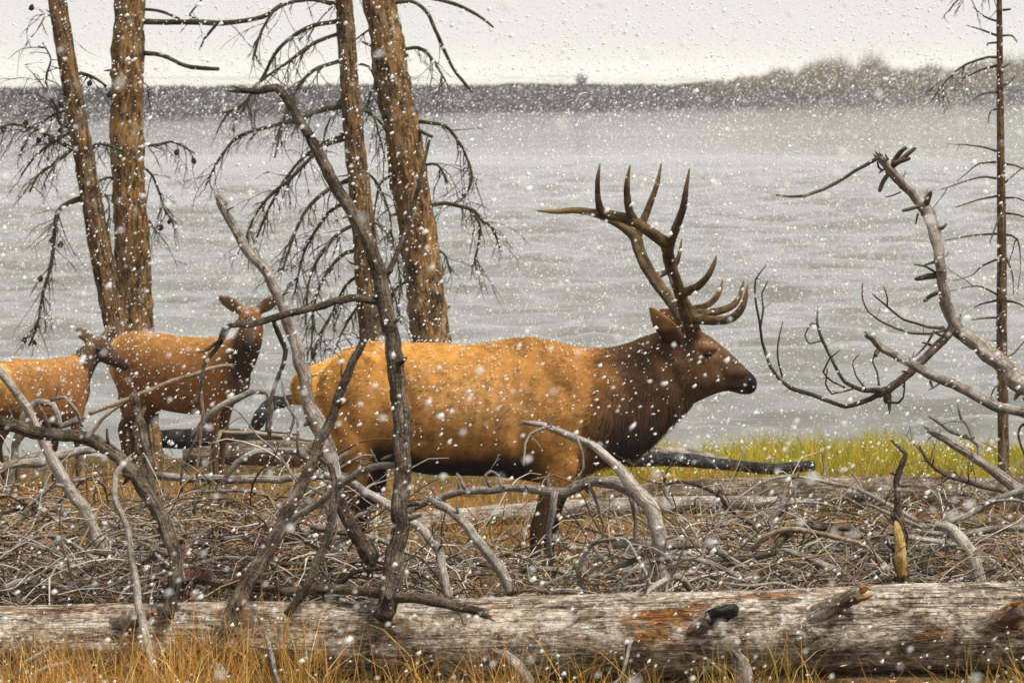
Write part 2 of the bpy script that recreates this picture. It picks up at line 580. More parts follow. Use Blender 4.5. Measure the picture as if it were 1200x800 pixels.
xs = graded(0, 9, 0.2, 60, 1.12)
x2 = [60 + 6 * k for k in range(1, 20)] + [200, 260, 350, 500, 800, 1300, 2200, 3600]
xs = np.array(xs + [v for v in x2 if v > xs[-1]])
xs = np.concatenate([-xs[:0:-1], xs])
ys = [-30, -10, 0, 5, 9] + list(np.arange(11, 40, 0.16)) + list(np.arange(40, 60, 1.0)) + list(np.arange(60, 250, 12)) + list(np.arange(250, 480, 1.4)) + list(np.arange(480, 640, 8)) + [700, 800, 1000, 1300, 1800, 2500, 3600]
ys = np.array(ys)
GX, GY = np.meshgrid(xs, ys)
Z = gz(GX.ravel(), GY.ravel())
mb = MB()
nx, ny = len(xs), len(ys)
i = np.arange(ny - 1)[:, None] * nx; j = np.arange(nx - 1)[None]
mb.add(np.stack([GX.ravel(), GY.ravel(), Z], -1), np.stack([i + j, i + j + 1, i + nx + j + 1, i + nx + j], -1).reshape(-1, 4))
tag(mb.build('ground', M_GROUND), kind='structure')

mb = MB()
wx = np.array(graded(0, 20, 0.28, 1500, 1.3)); wx = np.concatenate([-wx[:0:-1], wx])
wy = np.array(list(np.arange(34.5, 100, 0.2)) + list(np.arange(100, 182, 0.4)) + [200, 250, 350, 500, 660])
GX, GY = np.meshgrid(wx, wy)
nx, ny = len(wx), len(wy)
i = np.arange(ny - 1)[:, None] * nx; j = np.arange(nx - 1)[None]
q = np.stack([GX.ravel(), GY.ravel(), np.zeros(GX.size)], -1)
amp = sstep(180, 110, GY.ravel()) * sstep(20, 17, np.abs(GX.ravel())) * sstep(35.5, 39, GY.ravel())
wz = (0.20 * fbm(q * np.array((0.30, 0.50, 1)), 2, 95) + 0.13 * fbm(q * np.array((0.9, 1.5, 1)), 2, 96)) * amp
mb.add(np.stack([GX.ravel(), GY.ravel(), WATER_Z + wz], -1), np.stack([i + j, i + j + 1, i + nx + j + 1, i + nx + j], -1).reshape(-1, 4))
tag(mb.build('lake_water', M_WATER), kind='structure')


# ------------------------------------------------------------------ blades (grass, fur)
def blades(mb, base, direc, height, width, bend, col, segs=3, tipdark=1.0, face=None):
    """curved tapering blades; base/direc/bend N x 3, height/width N, col N x 3"""
    N = len(base)
    if face is None:
        th = rng.uniform(0, 2 * math.pi, N)
        face = np.stack([np.cos(th), np.sin(th), np.zeros(N)], -1)
    V = []; 
    for k in range(segs):
        t = k / segs
        c = base + direc * (height * t)[:, None] + bend * (height * t * t)[:, None]
        w = (width * (1 - 0.75 * t) * 0.5)[:, None]
        V.append(c - face * w); V.append(c + face * w)
    V.append(base + direc * height[:, None] + bend * height[:, None])
    V = np.stack(V, 1)                       # N x (2*segs+1) x 3
    m = 2 * segs + 1
    b = (np.arange(N) * m)[:, None]
    quads = []
    for k in range(segs - 1):
        quads.append(b + np.array([2 * k, 2 * k + 1, 2 * k + 3, 2 * k + 2])[None])
    quads = np.concatenate(quads) if quads else None
    tris = b + np.array([2 * segs - 2, 2 * segs - 1, 2 * segs])[None]
    C = np.concatenate([np.repeat(col[:, None], m, 1), np.ones((N, m, 1))], 2)
    mb.add(V.reshape(-1, 3), quads, tris, Col=C.reshape(-1, 4))


def pick(cols, n, jitter=0.2):
    cols = np.asarray(cols, float)
    c = cols[rng.integers(0, len(cols), n)]
    return np.clip(c * (1 + rng.normal(0, jitter, (n, 1))), 0.005, 0.9)


def grass(name, X, Y, hmin, hmax, wmin, wmax, cols, label, lean=0.3, droop=0.5, parent=None):
    n = len(X)
    Zg = gz(X, Y) - 0.02
    base = np.stack([X, Y, Zg], -1)
    th = rng.uniform(0, 2 * math.pi, n)
    d = np.stack([np.cos(th) * lean * rng.uniform(0, 1, n), np.sin(th) * lean * rng.uniform(0, 1, n), np.ones(n)], -1)
    d /= np.linalg.norm(d, axis=1)[:, None]
    dr = rng.uniform(0, droop, n) ** 1.3
    bend = np.stack([np.cos(th) * dr, np.sin(th) * dr, -dr * 0.55], -1)
    mb = MB()
    hh_ = rng.uniform(hmin, hmax, n) * (0.75 + 0.6 * np.clip(fbm(np.stack([X * 2.2, Y * 2.2, X * 0], -1), 3, 47) * 1.8 + 0.35, 0, 1.3))
    blades(mb, base, d, hh_, rng.uniform(wmin, wmax, n), bend, pick(cols, n))
    return tag(mb.build(name, M_GRASS), label, 'grass', kind='stuff')


def halfw(Y):                 # half width of the view at distance Y, and a little more
    return 600 / F * Y


def scatter(n, y0, y1, px0=-60, px1=1260):
    Y = rng.uniform(y0, y1, n)
    X = (rng.uniform(px0, px1, n) - 600) / F * Y
    return X, Y


GOLD = [(0.52, 0.27, 0.05), (0.60, 0.36, 0.08), (0.40, 0.18, 0.03), (0.62, 0.44, 0.18), (0.30, 0.13, 0.03)]
X, Y = scatter(5600, 15.6, 17.02, -60, 620)
fade = 600 + X / Y * F
k = fbm(np.stack([X * 2.2, Y * 2.2, X * 0], -1), 2, 40) > -0.12 + 0.9 * sstep(330, 600, fade) * rng.random(len(X))
grass('golden_grass', X[k], Y[k], 0.08, 0.40, 0.003, 0.0065, GOLD, 'tall golden dry grass growing before the left end of the big log', 0.35, 0.8)
X, Y = scatter(5600, 15.8, 17.05, 340, 1260)
k = fbm(np.stack([X * 2.0, Y * 2.0, X * 0], -1), 2, 41) > 0.05
grass('golden_grass', X[k], Y[k], 0.08, 0.42, 0.003, 0.0065, GOLD + [(0.20, 0.2, 0.04), (0.28, 0.27, 0.05)], 'sparse golden and green grass before the right end of the big log', 0.4, 0.9)
X, Y = scatter(26000, 17.6, 31, -80, 1280)
X2, Y2 = scatter(15000, 17.7, 22, -80, 1280)
X, Y = np.concatenate([X, X2]), np.concatenate([Y, Y2])
k = fbm(np.stack([X * 0.8, Y * 0.8, X * 0], -1), 3, 42) > -0.15
grass('orange_grass', X[k], Y[k], 0.06, 0.32, 0.003, 0.007, [(0.48, 0.19, 0.03), (0.56, 0.28, 0.055), (0.40, 0.13, 0.02), (0.28, 0.20, 0.03), (0.52, 0.34, 0.12)], 'short orange and straw coloured grass under the dead branches', 0.6, 0.8)
X, Y = scatter(36000, 30.5, 36.4, 690, 1290)
edge = 36.2 + 0.5 * fbm(np.stack([X * 1.4, X * 0, X * 0], -1), 2, 43)
k = (Y < edge) & (gz(X, Y) > WATER_Z - 0.05) & (fbm(np.stack([X * 1.6, Y * 1.6, X * 0], -1), 2, 48) > -0.22)
grass('bank_grass', X[k], Y[k], 0.08, 0.31, 0.004, 0.009, [(0.48, 0.37, 0.025), (0.30, 0.33, 0.02), (0.55, 0.31, 0.035), (0.19, 0.26, 0.015), (0.26, 0.31, 0.018), (0.58, 0.37, 0.07)], 'yellow green grass on the lake bank beyond the brown log', 0.5, 0.7)
X, Y = scatter(5000, 28, 36.0, -80, 700)
k = fbm(np.stack([X, Y, X * 0], -1), 2, 44) > -0.1
grass('bank_grass', X[k], Y[k], 0.04, 0.16, 0.004, 0.008, [(0.30, 0.22, 0.05), (0.2, 0.18, 0.03), (0.38, 0.24, 0.07)], 'short yellow grass on the shore around the cow elk', 0.5, 0.7)


# ------------------------------------------------------------------ dead limbs traced from the photograph
def limb_pts(path, Y, wob=0.10, step=0.025):
    """path of (px, py, width_px[, Y]) -> points and radii"""
    P = []
    ph = rng.uniform(0, 6.28)
    for k, p in enumerate(path):
        yy = p[3] if len(p) > 3 else Y + wob * math.sin(ph + k * 0.9)
        a = at(p[0], p[1], yy)
        P.append([*a, p[2] * 0.5 * yy / F])
    R = catmull(P, step)
    P = np.array(P)
    if wob > 0 and len(P) > 3:                      # keep some of the angular bends between the traced points
        ln = []
        for a_, b_l in zip(P[:-1], P[1:]):
            n_s = max(2, int(np.linalg.norm((b_l - a_)[:3]) / step))
            ln.append(a_ + (b_l - a_) * np.linspace(0, 1, n_s, endpoint=False)[:, None])
        ln.append(P[-1][None])
        R = 0.35 * R + 0.65 * np.concatenate(ln)
        R[:, 3] *= 1 - 0.14 * sstep(0.012, 0.03, R[:, 3])
    if wob > 0:                                     # dead wood is never smooth: small kinks along its run
        L = np.concatenate([[0], np.cumsum(np.linalg.norm(np.diff(R[:, :3], axis=0), axis=1))])
        o = rng.uniform(0, 90)
        q = np.stack([L * 7 + o, L * 0, L * 0], -1)
        K = np.stack([fbm(q, 3, 31), fbm(q, 3, 32), fbm(q, 3, 33)], -1)
        R[:, :3] += K * (0.5 * R[:, 3:4] + 0.003)
    return R[:, :3], np.maximum(R[:, 3], 0.0012)


def knots(mb, pts, rad, n, length=(0.02, 0.07), r=(0.15, 0.35)):
    for _ in range(n):
        k = rng.integers(2, max(3, len(pts) - 2))
        if k >= len(pts) - 1: continue
        T = pts[k + 1] - pts[k]; T /= np.linalg.norm(T) + 1e-9
        d = rng.normal(0, 1, 3); d -= T * d.dot(T); d /= np.linalg.norm(d)
        d = d + T * rng.uniform(-0.3, 0.8)
        L = rng.uniform(*length)
        rr = rad[k] * rng.uniform(*r)
        st = pts[k]
        tube(mb, np.array([st, st + d * (rad[k] + L * 0.5), st + d * (rad[k] + L) + rng.normal(0, 0.004, 3)]), [rr * 1.3, rr, rr * 0.55], 5)


def twigs_on(mb, pts, rad, n, length=(0.1, 0.35), r0=0.0035, grav=0.4, frac=(0.2, 1.0), sub=1, col=None, side=None):
    for _ in range(n):
        k = int(np.clip(rng.uniform(*frac) * (len(pts) - 1), 1, len(pts) - 2))
        T = pts[k + 1] - pts[k]; T /= np.linalg.norm(T) + 1e-9
        d = rng.normal(0, 1, 3); d -= T * d.dot(T); d /= np.linalg.norm(d) + 1e-9
        d = d * 0.8 + T * rng.uniform(0.1, 0.8)
        if side is not None: d = d + np.asarray(side)
        d /= np.linalg.norm(d)
        one_twig(mb, pts[k], d, rng.uniform(*length), min(r0, rad[k] * 0.7), grav, sub, col)


def one_twig(mb, p, d, L, r, grav, sub, col=None):
    n = 6
    J = rng.normal(0, 0.17, (n, 3)); J[:, 2] -= grav * 0.3
    D = np.asarray(d, float)[None] + np.cumsum(J, 0)
    D /= np.linalg.norm(D, axis=1)[:, None]
    pts = np.vstack([[p], np.asarray(p, float) + np.cumsum(D * (L / n), 0)])
    mb.twig(pts, r, max(0.0011, r * 0.35), col)
    for _ in range(sub * 2):
        if sub <= 0: break
        k = rng.integers(1, len(pts) - 1)
        T = pts[k + 1] - pts[k]; T /= np.linalg.norm(T)
        dd = T * 0.8 + rng.normal(0, 0.5, 3)
        dd /= np.linalg.norm(dd)
        one_twig(mb, pts[k], dd, L * rng.uniform(0.25, 0.55), r * 0.6, grav, sub - 1, col)


def limb(name, path, Y, label, mat, cat='branch', group=None, rough=0.16, sides=10, nknots=0, ntwigs=0, twig_len=(0.08, 0.3), wob=0.1, twig_r=0.004, grav=0.3, parent=None, rfreq=9, ends=None, kids=()):
    pts, rad = limb_pts(path, Y, wob)
    mb = MB()
    tube(mb, pts, rad, sides, rough, rfreq, blunt=True)
    if nknots: knots(mb, pts, rad, nknots)
    if rad[-1] > 0.008:                              # torn fibres at the broken end
        Te = pts[-1] - pts[-3]; Te /= np.linalg.norm(Te)
        for _ in range(7):
            b0 = pts[-1] + rng.normal(0, rad[-1] * 0.45, 3) - Te * 0.03
            d0 = Te + rng.normal(0, 0.12, 3); L0 = rng.uniform(0.03, 0.05) + rad[-1] * rng.uniform(0.3, 2.0)
            tube(mb, np.array([b0, b0 + d0 * L0 * 0.6, b0 + d0 * L0]), [rad[-1] * 0.42, rad[-1] * 0.3, 0.001], 5)
    if ntwigs: twigs_on(mb, pts, rad, ntwigs, twig_len, twig_r, grav)
    k = int(np.argmin(pts[:, 2]))
    if parent is not None:
        return mb.build(name, mat, parent, origin=parent['_o']), pts, rad
    o = mb.build(name, mat, None, origin=pts[k])
    tag(o, label, cat, group)
    for kp in kids:                                  # forks: parts of their own
        km = MB()
        kpts, kr = limb_pts(kp, Y, 0.05)
        tube(km, kpts, kr, 6, rough * 0.8, rfreq)
        twigs_on(km, kpts, kr, max(1, len(kpts) // 9), (0.04, 0.14), 0.0025, 0.1)
        km.build('fork', mat, o, origin=o['_o'])
    return o, pts, rad


# ------------------------------------------------------------------ the big log in front
def make_log(name, path, Y, mat, label, sides=48, step=0.03, cracks=1.0, extra=None):
    pts, rad = limb_pts(path, Y, 0.0, step)
    N = len(pts)
    T = np.gradient(pts, axis=0); T /= np.linalg.norm(T, axis=1)[:, None]
    up = np.array((0, 0, 1.0))
    U = np.cross(T, up); U /= np.linalg.norm(U, axis=1)[:, None]
    V = np.cross(U, T)
    a = np.linspace(0, 2 * math.pi, sides, endpoint=False)
    L = np.concatenate([[0], np.cumsum(np.linalg.norm(np.diff(pts, axis=0), axis=1))])
    ca, sa = np.tile(np.cos(a), N), np.tile(np.sin(a), N)
    LL = np.repeat(L, sides)
    g = np.stack([ca, sa, LL], -1)
    rr = np.repeat(rad, sides)
    disp = 0.06 * fbm(g * np.array((1.3, 1.3, 1.1)), 3, 51) + 0.035 * fbm(g * np.array((5, 5, 1.6)), 3, 52) + 0.015 * fbm(g * np.array((14, 14, 6)), 2, 53)
    cr = np.abs(fbm(g * np.array((2.6, 2.6, 0.35)) + 7, 3, 54))
    disp -= cracks * 0.09 * np.clip(1 - cr / 0.035, 0, 1) * (fbm(g * np.array((1, 1, 0.7)), 2, 55) > -0.1)
    rr = rr * (1 + disp)
    v = np.repeat(pts, sides, 0) + rr[:, None] * (ca[:, None] * np.repeat(U, sides, 0) + sa[:, None] * np.repeat(V, sides, 0))
    i = np.arange(N - 1)[:, None] * sides; j = np.arange(sides)[None]; j2 = (j + 1) % sides
    q = np.stack([i + j, i + j2, i + sides + j2, i + sides + j], -1).reshape(-1, 4)
    v = np.vstack([v, pts[0], pts[-1]])
    g = np.vstack([g, [0, 0, 0], [0, 0, L[-1]]])
    jj = np.arange(sides); n0 = N * sides
    tr = np.concatenate([np.stack([np.full(sides, n0), (jj + 1) % sides, jj], -1), np.stack([np.full(sides, n0 + 1), (N - 1) * sides + jj, (N - 1) * sides + (jj + 1) % sides], -1)])
    mb = MB()
    mb.add(v, q, tr, grain=g * np.array((0.05, 0.05, 1.0)))
    k = N // 2
    o = mb.build(name, mat, None, origin=pts[k] - np.array((0, 0, rad[k])))
    tag(o, label, 'log')
    return o, pts, rad


LOGY = 17.3
biglog, lp, lr = make_log('fallen_log', [(-180, 752, 86), (0, 751, 88), (250, 750, 92), (480, 751, 98), (700, 746, 102), (900, 741, 104), (1100, 735, 104), (1230, 731, 104), (1400, 728, 104)], LOGY, M_LOG,
                          'long thick weathered log lying across the foreground behind golden grass')


def log_part(name, path, mat, sides=9, rough=0.2, splinter=None, kn=0):
    pts, rad = limb_pts(path, LOGY, 0.0, 0.02)
    m = MB(); tube(m, pts, rad, sides, rough, 14, blunt=True)
    o = m.build(name, mat, biglog, origin=pts[0])
    if splinter:
        s = MB()
        e = pts[-1]; T = pts[-1] - pts[-3]; T /= np.linalg.norm(T)
        for _ in range(9):
            d = T + rng.normal(0, 0.22, 3)
            b0 = e + rng.normal(0, rad[-1] * 0.45, 3) - T * 0.02
            L = rng.uniform(0.02, splinter)
            tube(s, np.array([b0, b0 + d * L * 0.6, b0 + d * L]), [rad[-1] * 0.4, rad[-1] * 0.3, 0.0015], 4)
        s.build('splinter', M_SPLINTER, o, origin=pts[0])
    return o


o_ = log_part('broken_stub', [(796, 752, 34, 17.24), (810, 740, 22, 17.13), (824, 730, 19, 17.09), (836, 723, 20, 17.06)], M_LOG, 12, 0.25)
log_part('charred_knob', [(834, 724, 18, 17.065), (846, 718, 20, 17.03), (856, 714, 17, 17.0), (863, 711, 10, 16.985)], M_CHAR, 14, 0.6)
log_part('broken_stub', [(925, 738, 46, 17.26), (950, 724, 28, 17.16), (985, 706, 22, 17.10), (1006, 696, 18, 17.08)], M_LOG, splinter=0.07)
log_part('broken_stub', [(1120, 750, 40, 17.26), (1150, 736, 26, 17.14), (1180, 722, 23, 17.08), (1198, 714, 22, 17.05)], M_LOG, splinter=0.09)
log_part('broken_stub', [(130, 735, 36, 17.26), (150, 726, 24, 17.14), (165, 722, 20, 17.08), (178, 719, 16, 17.05)], M_LOG, splinter=0.05)
# logs lying further back
make_log('fallen_log', [(690, 590, 30, 27.2), (800, 583, 44, 27), (950, 581, 48, 27), (1080, 582, 48, 27), (1260, 586, 50, 27)], 27, M_LOG2, 'thick brown log lying along the edge of the green bank grass', 32, 0.04)
make_log('fallen_log', [(330, 628, 24, 25), (450, 616, 26, 25), (600, 602, 25, 25), (720, 594, 22, 25), (850, 589, 17, 25), (960, 590, 12, 25)], 25, M_GREY, 'slim grey log lying on the grass behind the bull elk legs', 20, 0.05, 0.6)
make_log('charred_log', [(180, 514, 20, 33.6), (240, 514, 27, 33.6), (300, 516, 26, 33.6), (350, 520, 24, 33.6)], 33.6, M_CHAR, 'short charred black log at the water edge behind the standing cow elk', 18, 0.05)
make_log('fallen_log', [(215, 536, 20, 31.8), (300, 530, 30, 31.8), (370, 534, 32, 31.8), (430, 540, 26, 31.8)], 31.8, M_LOG2, 'grey brown log on the shore between the cow elk and the bull rump', 18, 0.05)
make_log('charred_log', [(735, 541, 12, 30.2), (790, 538, 17, 30.2), (850, 544, 14, 30.2), (905, 549, 14, 30.2), (955, 545, 13, 30.2)], 30.2, M_CHAR, 'long thin charred log lying before the green bank grass', 14, 0.04)
make_log('fallen_log', [(760, 528, 9, 31.5), (800, 531, 14, 31.5), (850, 539, 8, 31.5)], 31.5, M_GREY, 'short pale log beside the charred log on the bank', 12, 0.05)
make_log('fallen_log', [(120, 655, 30, 20.4), (190, 648, 34, 20.4), (260, 652, 30, 20.4)], 20.4, M_LOG, 'short fat log half buried in the left brush pile', 20, 0.04)
limb('driftwood', [(297, 502, 16), (303, 486, 20), (318, 474, 19), (340, 468, 15), (365, 466, 12), (400, 470, 10), (440, 500, 9), (470, 540, 8)], 29.5, 'bent driftwood limb with black charred end by the bull rump', M_CHAR, 'driftwood', sides=12)

# limbs standing and leaning over the log
limb('dead_limb', [(445, 722, 30, 17.06), (455, 690, 27, 17.1), (468, 620, 25, 17.2), (473, 540, 24, 17.3), (468, 450, 23, 17.4), (458, 380, 22, 17.45), (445, 325, 21, 17.5), (425, 275, 19, 17.5), (398, 225, 17, 17.55), (374, 180, 15, 17.6), (350, 138, 13, 17.6), (326, 103, 10, 17.65), (300, 109, 8, 17.6), (275, 107, 5, 17.6)], 17.3,
     'tall dark bent limb rising from the log across the bull flank', M_BROWN, nknots=16, ntwigs=3, twig_len=(0.05, 0.15), rough=0.14)
limb('dead_limb', [(236, 785, 24, 16.9), (252, 755, 23, 16.95), (285, 695, 22, 17.0), (320, 635, 19, 17.2), (350, 575, 17, 17.35), (378, 510, 14, 17.5), (402, 450, 12, 17.6), (428, 395, 9, 17.7), (445, 345, 8, 17.75), (468, 288, 6, 17.8), (488, 225, 5, 17.85), (503, 165, 3, 17.9)], 17.3,
     'long slanting brown limb propped on the log and tapering upward', M_BROWN, nknots=9, ntwigs=2, rough=0.1)
limb('dead_limb', [(398, 690, 26, 18.6), (394, 610, 26, 18.6), (386, 545, 25, 18.6), (373, 500, 22, 18.6), (358, 450, 19, 18.65), (344, 400, 17, 18.7), (330, 360, 16, 18.7), (310, 322, 15, 18.7), (284, 286, 14, 18.75), (256, 238, 12, 18.8)], 18.6,
     'bare silver grey limb with blunt top crossing the bull rump', M_GREY, nknots=12, rough=0.1)
limb('dead_limb', [(443, 352, 10, 17.5), (412, 350, 10, 17.45), (370, 360, 9, 17.4), (335, 368, 9, 17.4), (295, 380, 8, 17.35), (268, 383, 7, 17.3), (257, 400, 5, 17.3), (262, 384, 3, 17.3)], 17.4,
     'crooked brown side limb pointing left in front of the cow elk head', M_BROWN, nknots=4, rough=0.12,
     kids=[[(266, 384, 6), (258, 400, 6), (240, 425, 5), (236, 450, 4), (230, 470, 5), (222, 476, 4)], [(318, 374, 6), (326, 392, 6), (334, 410, 6), (330, 430, 5), (320, 458, 5), (314, 480, 4), (312, 505, 3)], [(266, 388, 4), (245, 408, 3), (232, 412, 2)]])
limb('dead_limb', [(195, 722, 18, 17.1), (203, 690, 20, 17.15), (205, 655, 21, 17.2), (190, 610, 21, 17.3), (165, 565, 21, 17.4), (140, 535, 20, 17.45), (112, 518, 19, 17.5), (70, 510, 18, 17.5), (30, 505, 17, 17.5), (-10, 495, 18, 17.5), (-60, 480, 19, 17.5), (-120, 530, 20, 17.5), (-165, 640, 22, 17.6), (-180, 780, 24, 17.7)], 17.4,
     'thick drooping brown limb curving down onto the log at its left end', M_BROWN, nknots=12, rough=0.12)
limb('dead_limb', [(120, 650, 20, 18.2), (108, 622, 20, 18.2), (88, 580, 18, 18.2), (66, 548, 17, 18.2), (48, 512, 13, 18.2), (28, 472, 12, 18.2), (6, 442, 11, 18.2), (-25, 400, 9, 18.2)], 18.2,
     'pale grey limb leaning left over the brush with dark lichen spots', M_PALE, nknots=8, rough=0.1)
limb('dead_limb', [(188, 800, 13, 16.7), (176, 770, 11, 16.75), (163, 720, 10, 16.8), (160, 680, 9, 16.85), (148, 620, 8, 16.9), (134, 585, 7, 16.95), (136, 556, 7, 17.0), (150, 538, 6, 17.05)], 16.8,
     'thin pale peeled stick standing in front of the log with a hooked top', M_PALE, rough=0.12)
limb('dead_limb', [(775, 700, 23, 18.0), (772, 640, 24, 18.0), (765, 608, 22, 18.0), (742, 570, 20, 18.0), (722, 545, 14, 18.05), (692, 522, 11, 18.1), (660, 508, 9, 18.15), (636, 499, 7, 18.2), (613, 494, 5, 18.25)], 18.0,
     'pale arched limb hooking left over the bull front leg', M_PALE, nknots=10, rough=0.14,
     kids=[[(640, 500, 4), (622, 508, 3), (616, 520, 3), (613, 545, 2)], [(676, 515, 4), (682, 530, 3), (684, 548, 3), (679, 562, 2)]])
limb('dead_limb', [(765, 598, 17, 18.05), (748, 575, 20, 18.1), (720, 564, 17, 18.15), (690, 566, 14, 18.2), (660, 576, 16, 18.2), (632, 572, 12, 18.25), (600, 571, 10, 18.3), (560, 573, 10, 18.3), (520, 582, 9, 18.35), (492, 592, 8, 18.4), (472, 604, 6, 18.4)], 18.2,
     'long knobbly grey limb arching level above the grass below the bull belly', M_GREY, nknots=12, rough=0.16,
     kids=[[(575, 570, 5), (568, 556, 4), (574, 551, 4), (584, 556, 3), (586, 570, 3)], [(545, 572, 5), (540, 560, 4), (535, 555, 3)], [(650, 576, 10), (648, 600, 9), (642, 625, 8), (645, 650, 7)], [(690, 566, 4), (700, 590, 4), (708, 615, 3), (707, 632, 3)], [(738, 578, 6), (744, 610, 5), (743, 640, 5)]])
limb('dead_limb', [(600, 698, 16, 17.9), (590, 672, 16, 17.9), (572, 645, 15, 17.9), (548, 617, 14, 17.95), (525, 597, 12, 18.0), (506, 586, 11, 18.05)], 17.9,
     'straight grey prop leaning from the log up left to the level limb', M_GREY, nknots=3, rough=0.1)
limb('dead_limb', [(525, 700, 14, 17.7), (521, 670, 14, 17.7), (512, 642, 14, 17.75), (492, 618, 13, 17.8), (465, 600, 12, 17.85), (432, 580, 11, 17.9), (405, 565, 10, 17.95), (380, 556, 8, 18.0)], 17.8,
     'pale curved limb bending down behind the dark tall limb', M_PALE, nknots=4, rough=0.12)
limb('dead_limb', [(462, 546, 8, 17.35), (440, 546, 9, 17.4), (420, 552, 9, 17.45), (398, 570, 9, 17.5), (372, 590, 9, 17.55), (345, 606, 8, 17.6), (320, 640, 6, 17.7), (305, 690, 5, 17.75)], 17.5,
     'smooth arched grey shoot springing left from the dark tall limb', M_GREY, nknots=2, rough=0.08)
limb('dead_limb', [(395, 585, 17, 17.6), (405, 605, 19, 17.6), (420, 630, 22, 17.55), (432, 650, 26, 17.5), (430, 662, 16, 17.5)], 17.6,
     'short brown limb ending in a black burnt knob', M_BROWN, nknots=2, rough=0.2)
limb('dead_limb', [(335, 720, 10, 17.05), (352, 700, 11, 17.05), (368, 670, 12, 17.1), (382, 630, 11, 17.2), (390, 590, 10, 17.3), (392, 565, 8, 17.4), (385, 545, 6, 17.45), (368, 530, 4, 17.5)], 17.2,
     'thin brown shoot curving up from the log beside the silver limb', M_BROWN, nknots=2, rough=0.1)
limb('dead_limb', [(180, 681, 13, 17.7), (240, 681, 13, 17.7), (300, 688, 13, 17.5), (360, 690, 14, 17.35), (420, 692, 15, 17.2), (470, 700, 16, 17.08), (520, 707, 15, 17.02), (566, 720, 11, 17.0)], 17.3,
     'long brown limb lying along the top of the big log', M_BROWN, nknots=4, rough=0.12)
limb('dead_limb', [(145, 553, 10, 19.4), (200, 557, 11, 19.4), (250, 562, 11, 19.4), (290, 562, 11, 19.45), (330, 562, 10, 19.5), (365, 556, 10, 19.5), (400, 556, 8, 19.55)], 19.4,
     'long grey pole lying level above the red leaved shrub', M_GREY, nknots=3, ntwigs=5, rough=0.08)
limb('dead_limb', [(190, 640, 8, 18.8), (230, 628, 9, 18.8), (280, 630, 10, 18.8), (330, 632, 9, 18.8), (370, 622, 8, 18.8), (400, 610, 7, 18.8), (440, 598, 6, 18.8)], 18.8,
     'long grey pole lying level below the red leaved shrub', M_GREY, nknots=3, ntwigs=5, rough=0.08)
limb('dead_limb', [(105, 485, 5, 24.5), (150, 468, 6, 24.5), (200, 448, 6, 24.5), (245, 432, 5, 24.5), (272, 428, 4, 24.5)], 24.5,
     'thin slanting stick in front of the standing cow elk belly', M_TAN, rough=0.08, kids=[[(150, 468, 4), (120, 490, 4), (100, 520, 5), (96, 560, 5)]])
limb('dead_limb', [(225, 512, 7, 19.0), (240, 490, 8, 19.0), (262, 475, 8, 19.0), (290, 460, 8, 19.0), (313, 459, 6, 19.0), (318, 478, 5, 19.0), (316, 508, 4, 19.0)], 19.0,
     'thin arched shoot hooking over in front of the cow elk forelegs', M_GREY, rough=0.08, kids=[[(238, 494, 4), (228, 520, 4), (215, 545, 4), (212, 575, 4)]])
limb('dead_limb', [(236, 445, 4, 18.9), (238, 480, 4, 18.9), (234, 520, 4, 18.9), (231, 545, 4, 18.9), (228, 600, 4, 18.9)], 18.9,
     'thin upright tan stick before the standing cow elk', M_TAN, rough=0.08)
limb('dead_limb', [(258, 506, 5, 19.5), (300, 507, 6, 19.5), (345, 514, 5, 19.5), (380, 516, 4, 19.5)], 19.5,
     'thin level tan stick reaching to the silver limb', M_TAN, rough=0.1, kids=[[(258, 506, 5), (252, 525, 5), (245, 540, 4), (247, 560, 4), (243, 600, 4)]])
limb('dead_limb', [(380, 545, 8, 19.2), (345, 530, 8, 19.2), (300, 528, 8, 19.2), (278, 540, 7, 19.2), (262, 565, 5, 19.2), (258, 600, 4, 19.2)], 19.2,
     'crooked grey shoot arching left from the silver limb foot', M_GREY, rough=0.15, kids=[[(322, 530, 4), (338, 510, 4), (345, 490, 3), (336, 470, 3)], [(350, 532, 4), (348, 490, 3), (338, 478, 3), (330, 450, 2)]])
limb('dead_limb', [(-20, 560, 14, 19.0), (15, 545, 13, 19.0), (55, 540, 14, 19.0), (85, 530, 12, 19.0), (108, 528, 10, 19.0)], 19.0, 'pale blunt stub poking right out of the left brush', M_PALE, rough=0.16)
limb('dead_limb', [(6, 575, 12, 19.6), (26, 490, 8, 19.6), (45, 470, 9, 19.6), (62, 475, 9, 19.6), (72, 500, 8, 19.6), (92, 492, 8, 19.6)], 19.6, 'crooked grey branch tangled under the far cow elk', M_GREY, rough=0.15, ntwigs=4)
limb('dead_limb', [(185, 640, 12, 19.2), (178, 560, 11, 19.3), (168, 500, 12, 19.5), (156, 465, 13, 19.7)], 19.4, 'dark upright broken limb beside the hind leg of the standing cow elk', M_BROWN, rough=0.14, nknots=4)
limb('dead_limb', [(718, 640, 8, 18.1), (745, 637, 9, 18.1), (780, 641, 9, 18.1), (795, 640, 9, 18.1), (830, 638, 9, 18.1), (850, 648, 9, 18.15), (868, 672, 8, 18.2), (885, 690, 7, 18.2)], 18.1,
     'thin grey branch lying level behind the pale arch', M_GREY, rough=0.1, kids=[[(795, 638, 8), (770, 638, 8), (745, 655, 7), (715, 668, 7), (690, 678, 6)]])
limb('dead_limb', [(688, 678, 6, 18.3), (700, 650, 6, 18.3), (692, 640, 5, 18.3), (700, 630, 4, 18.3)], 18.3, 'tiny forked shoot between the log and the level branch', M_PALE, rough=0.1)
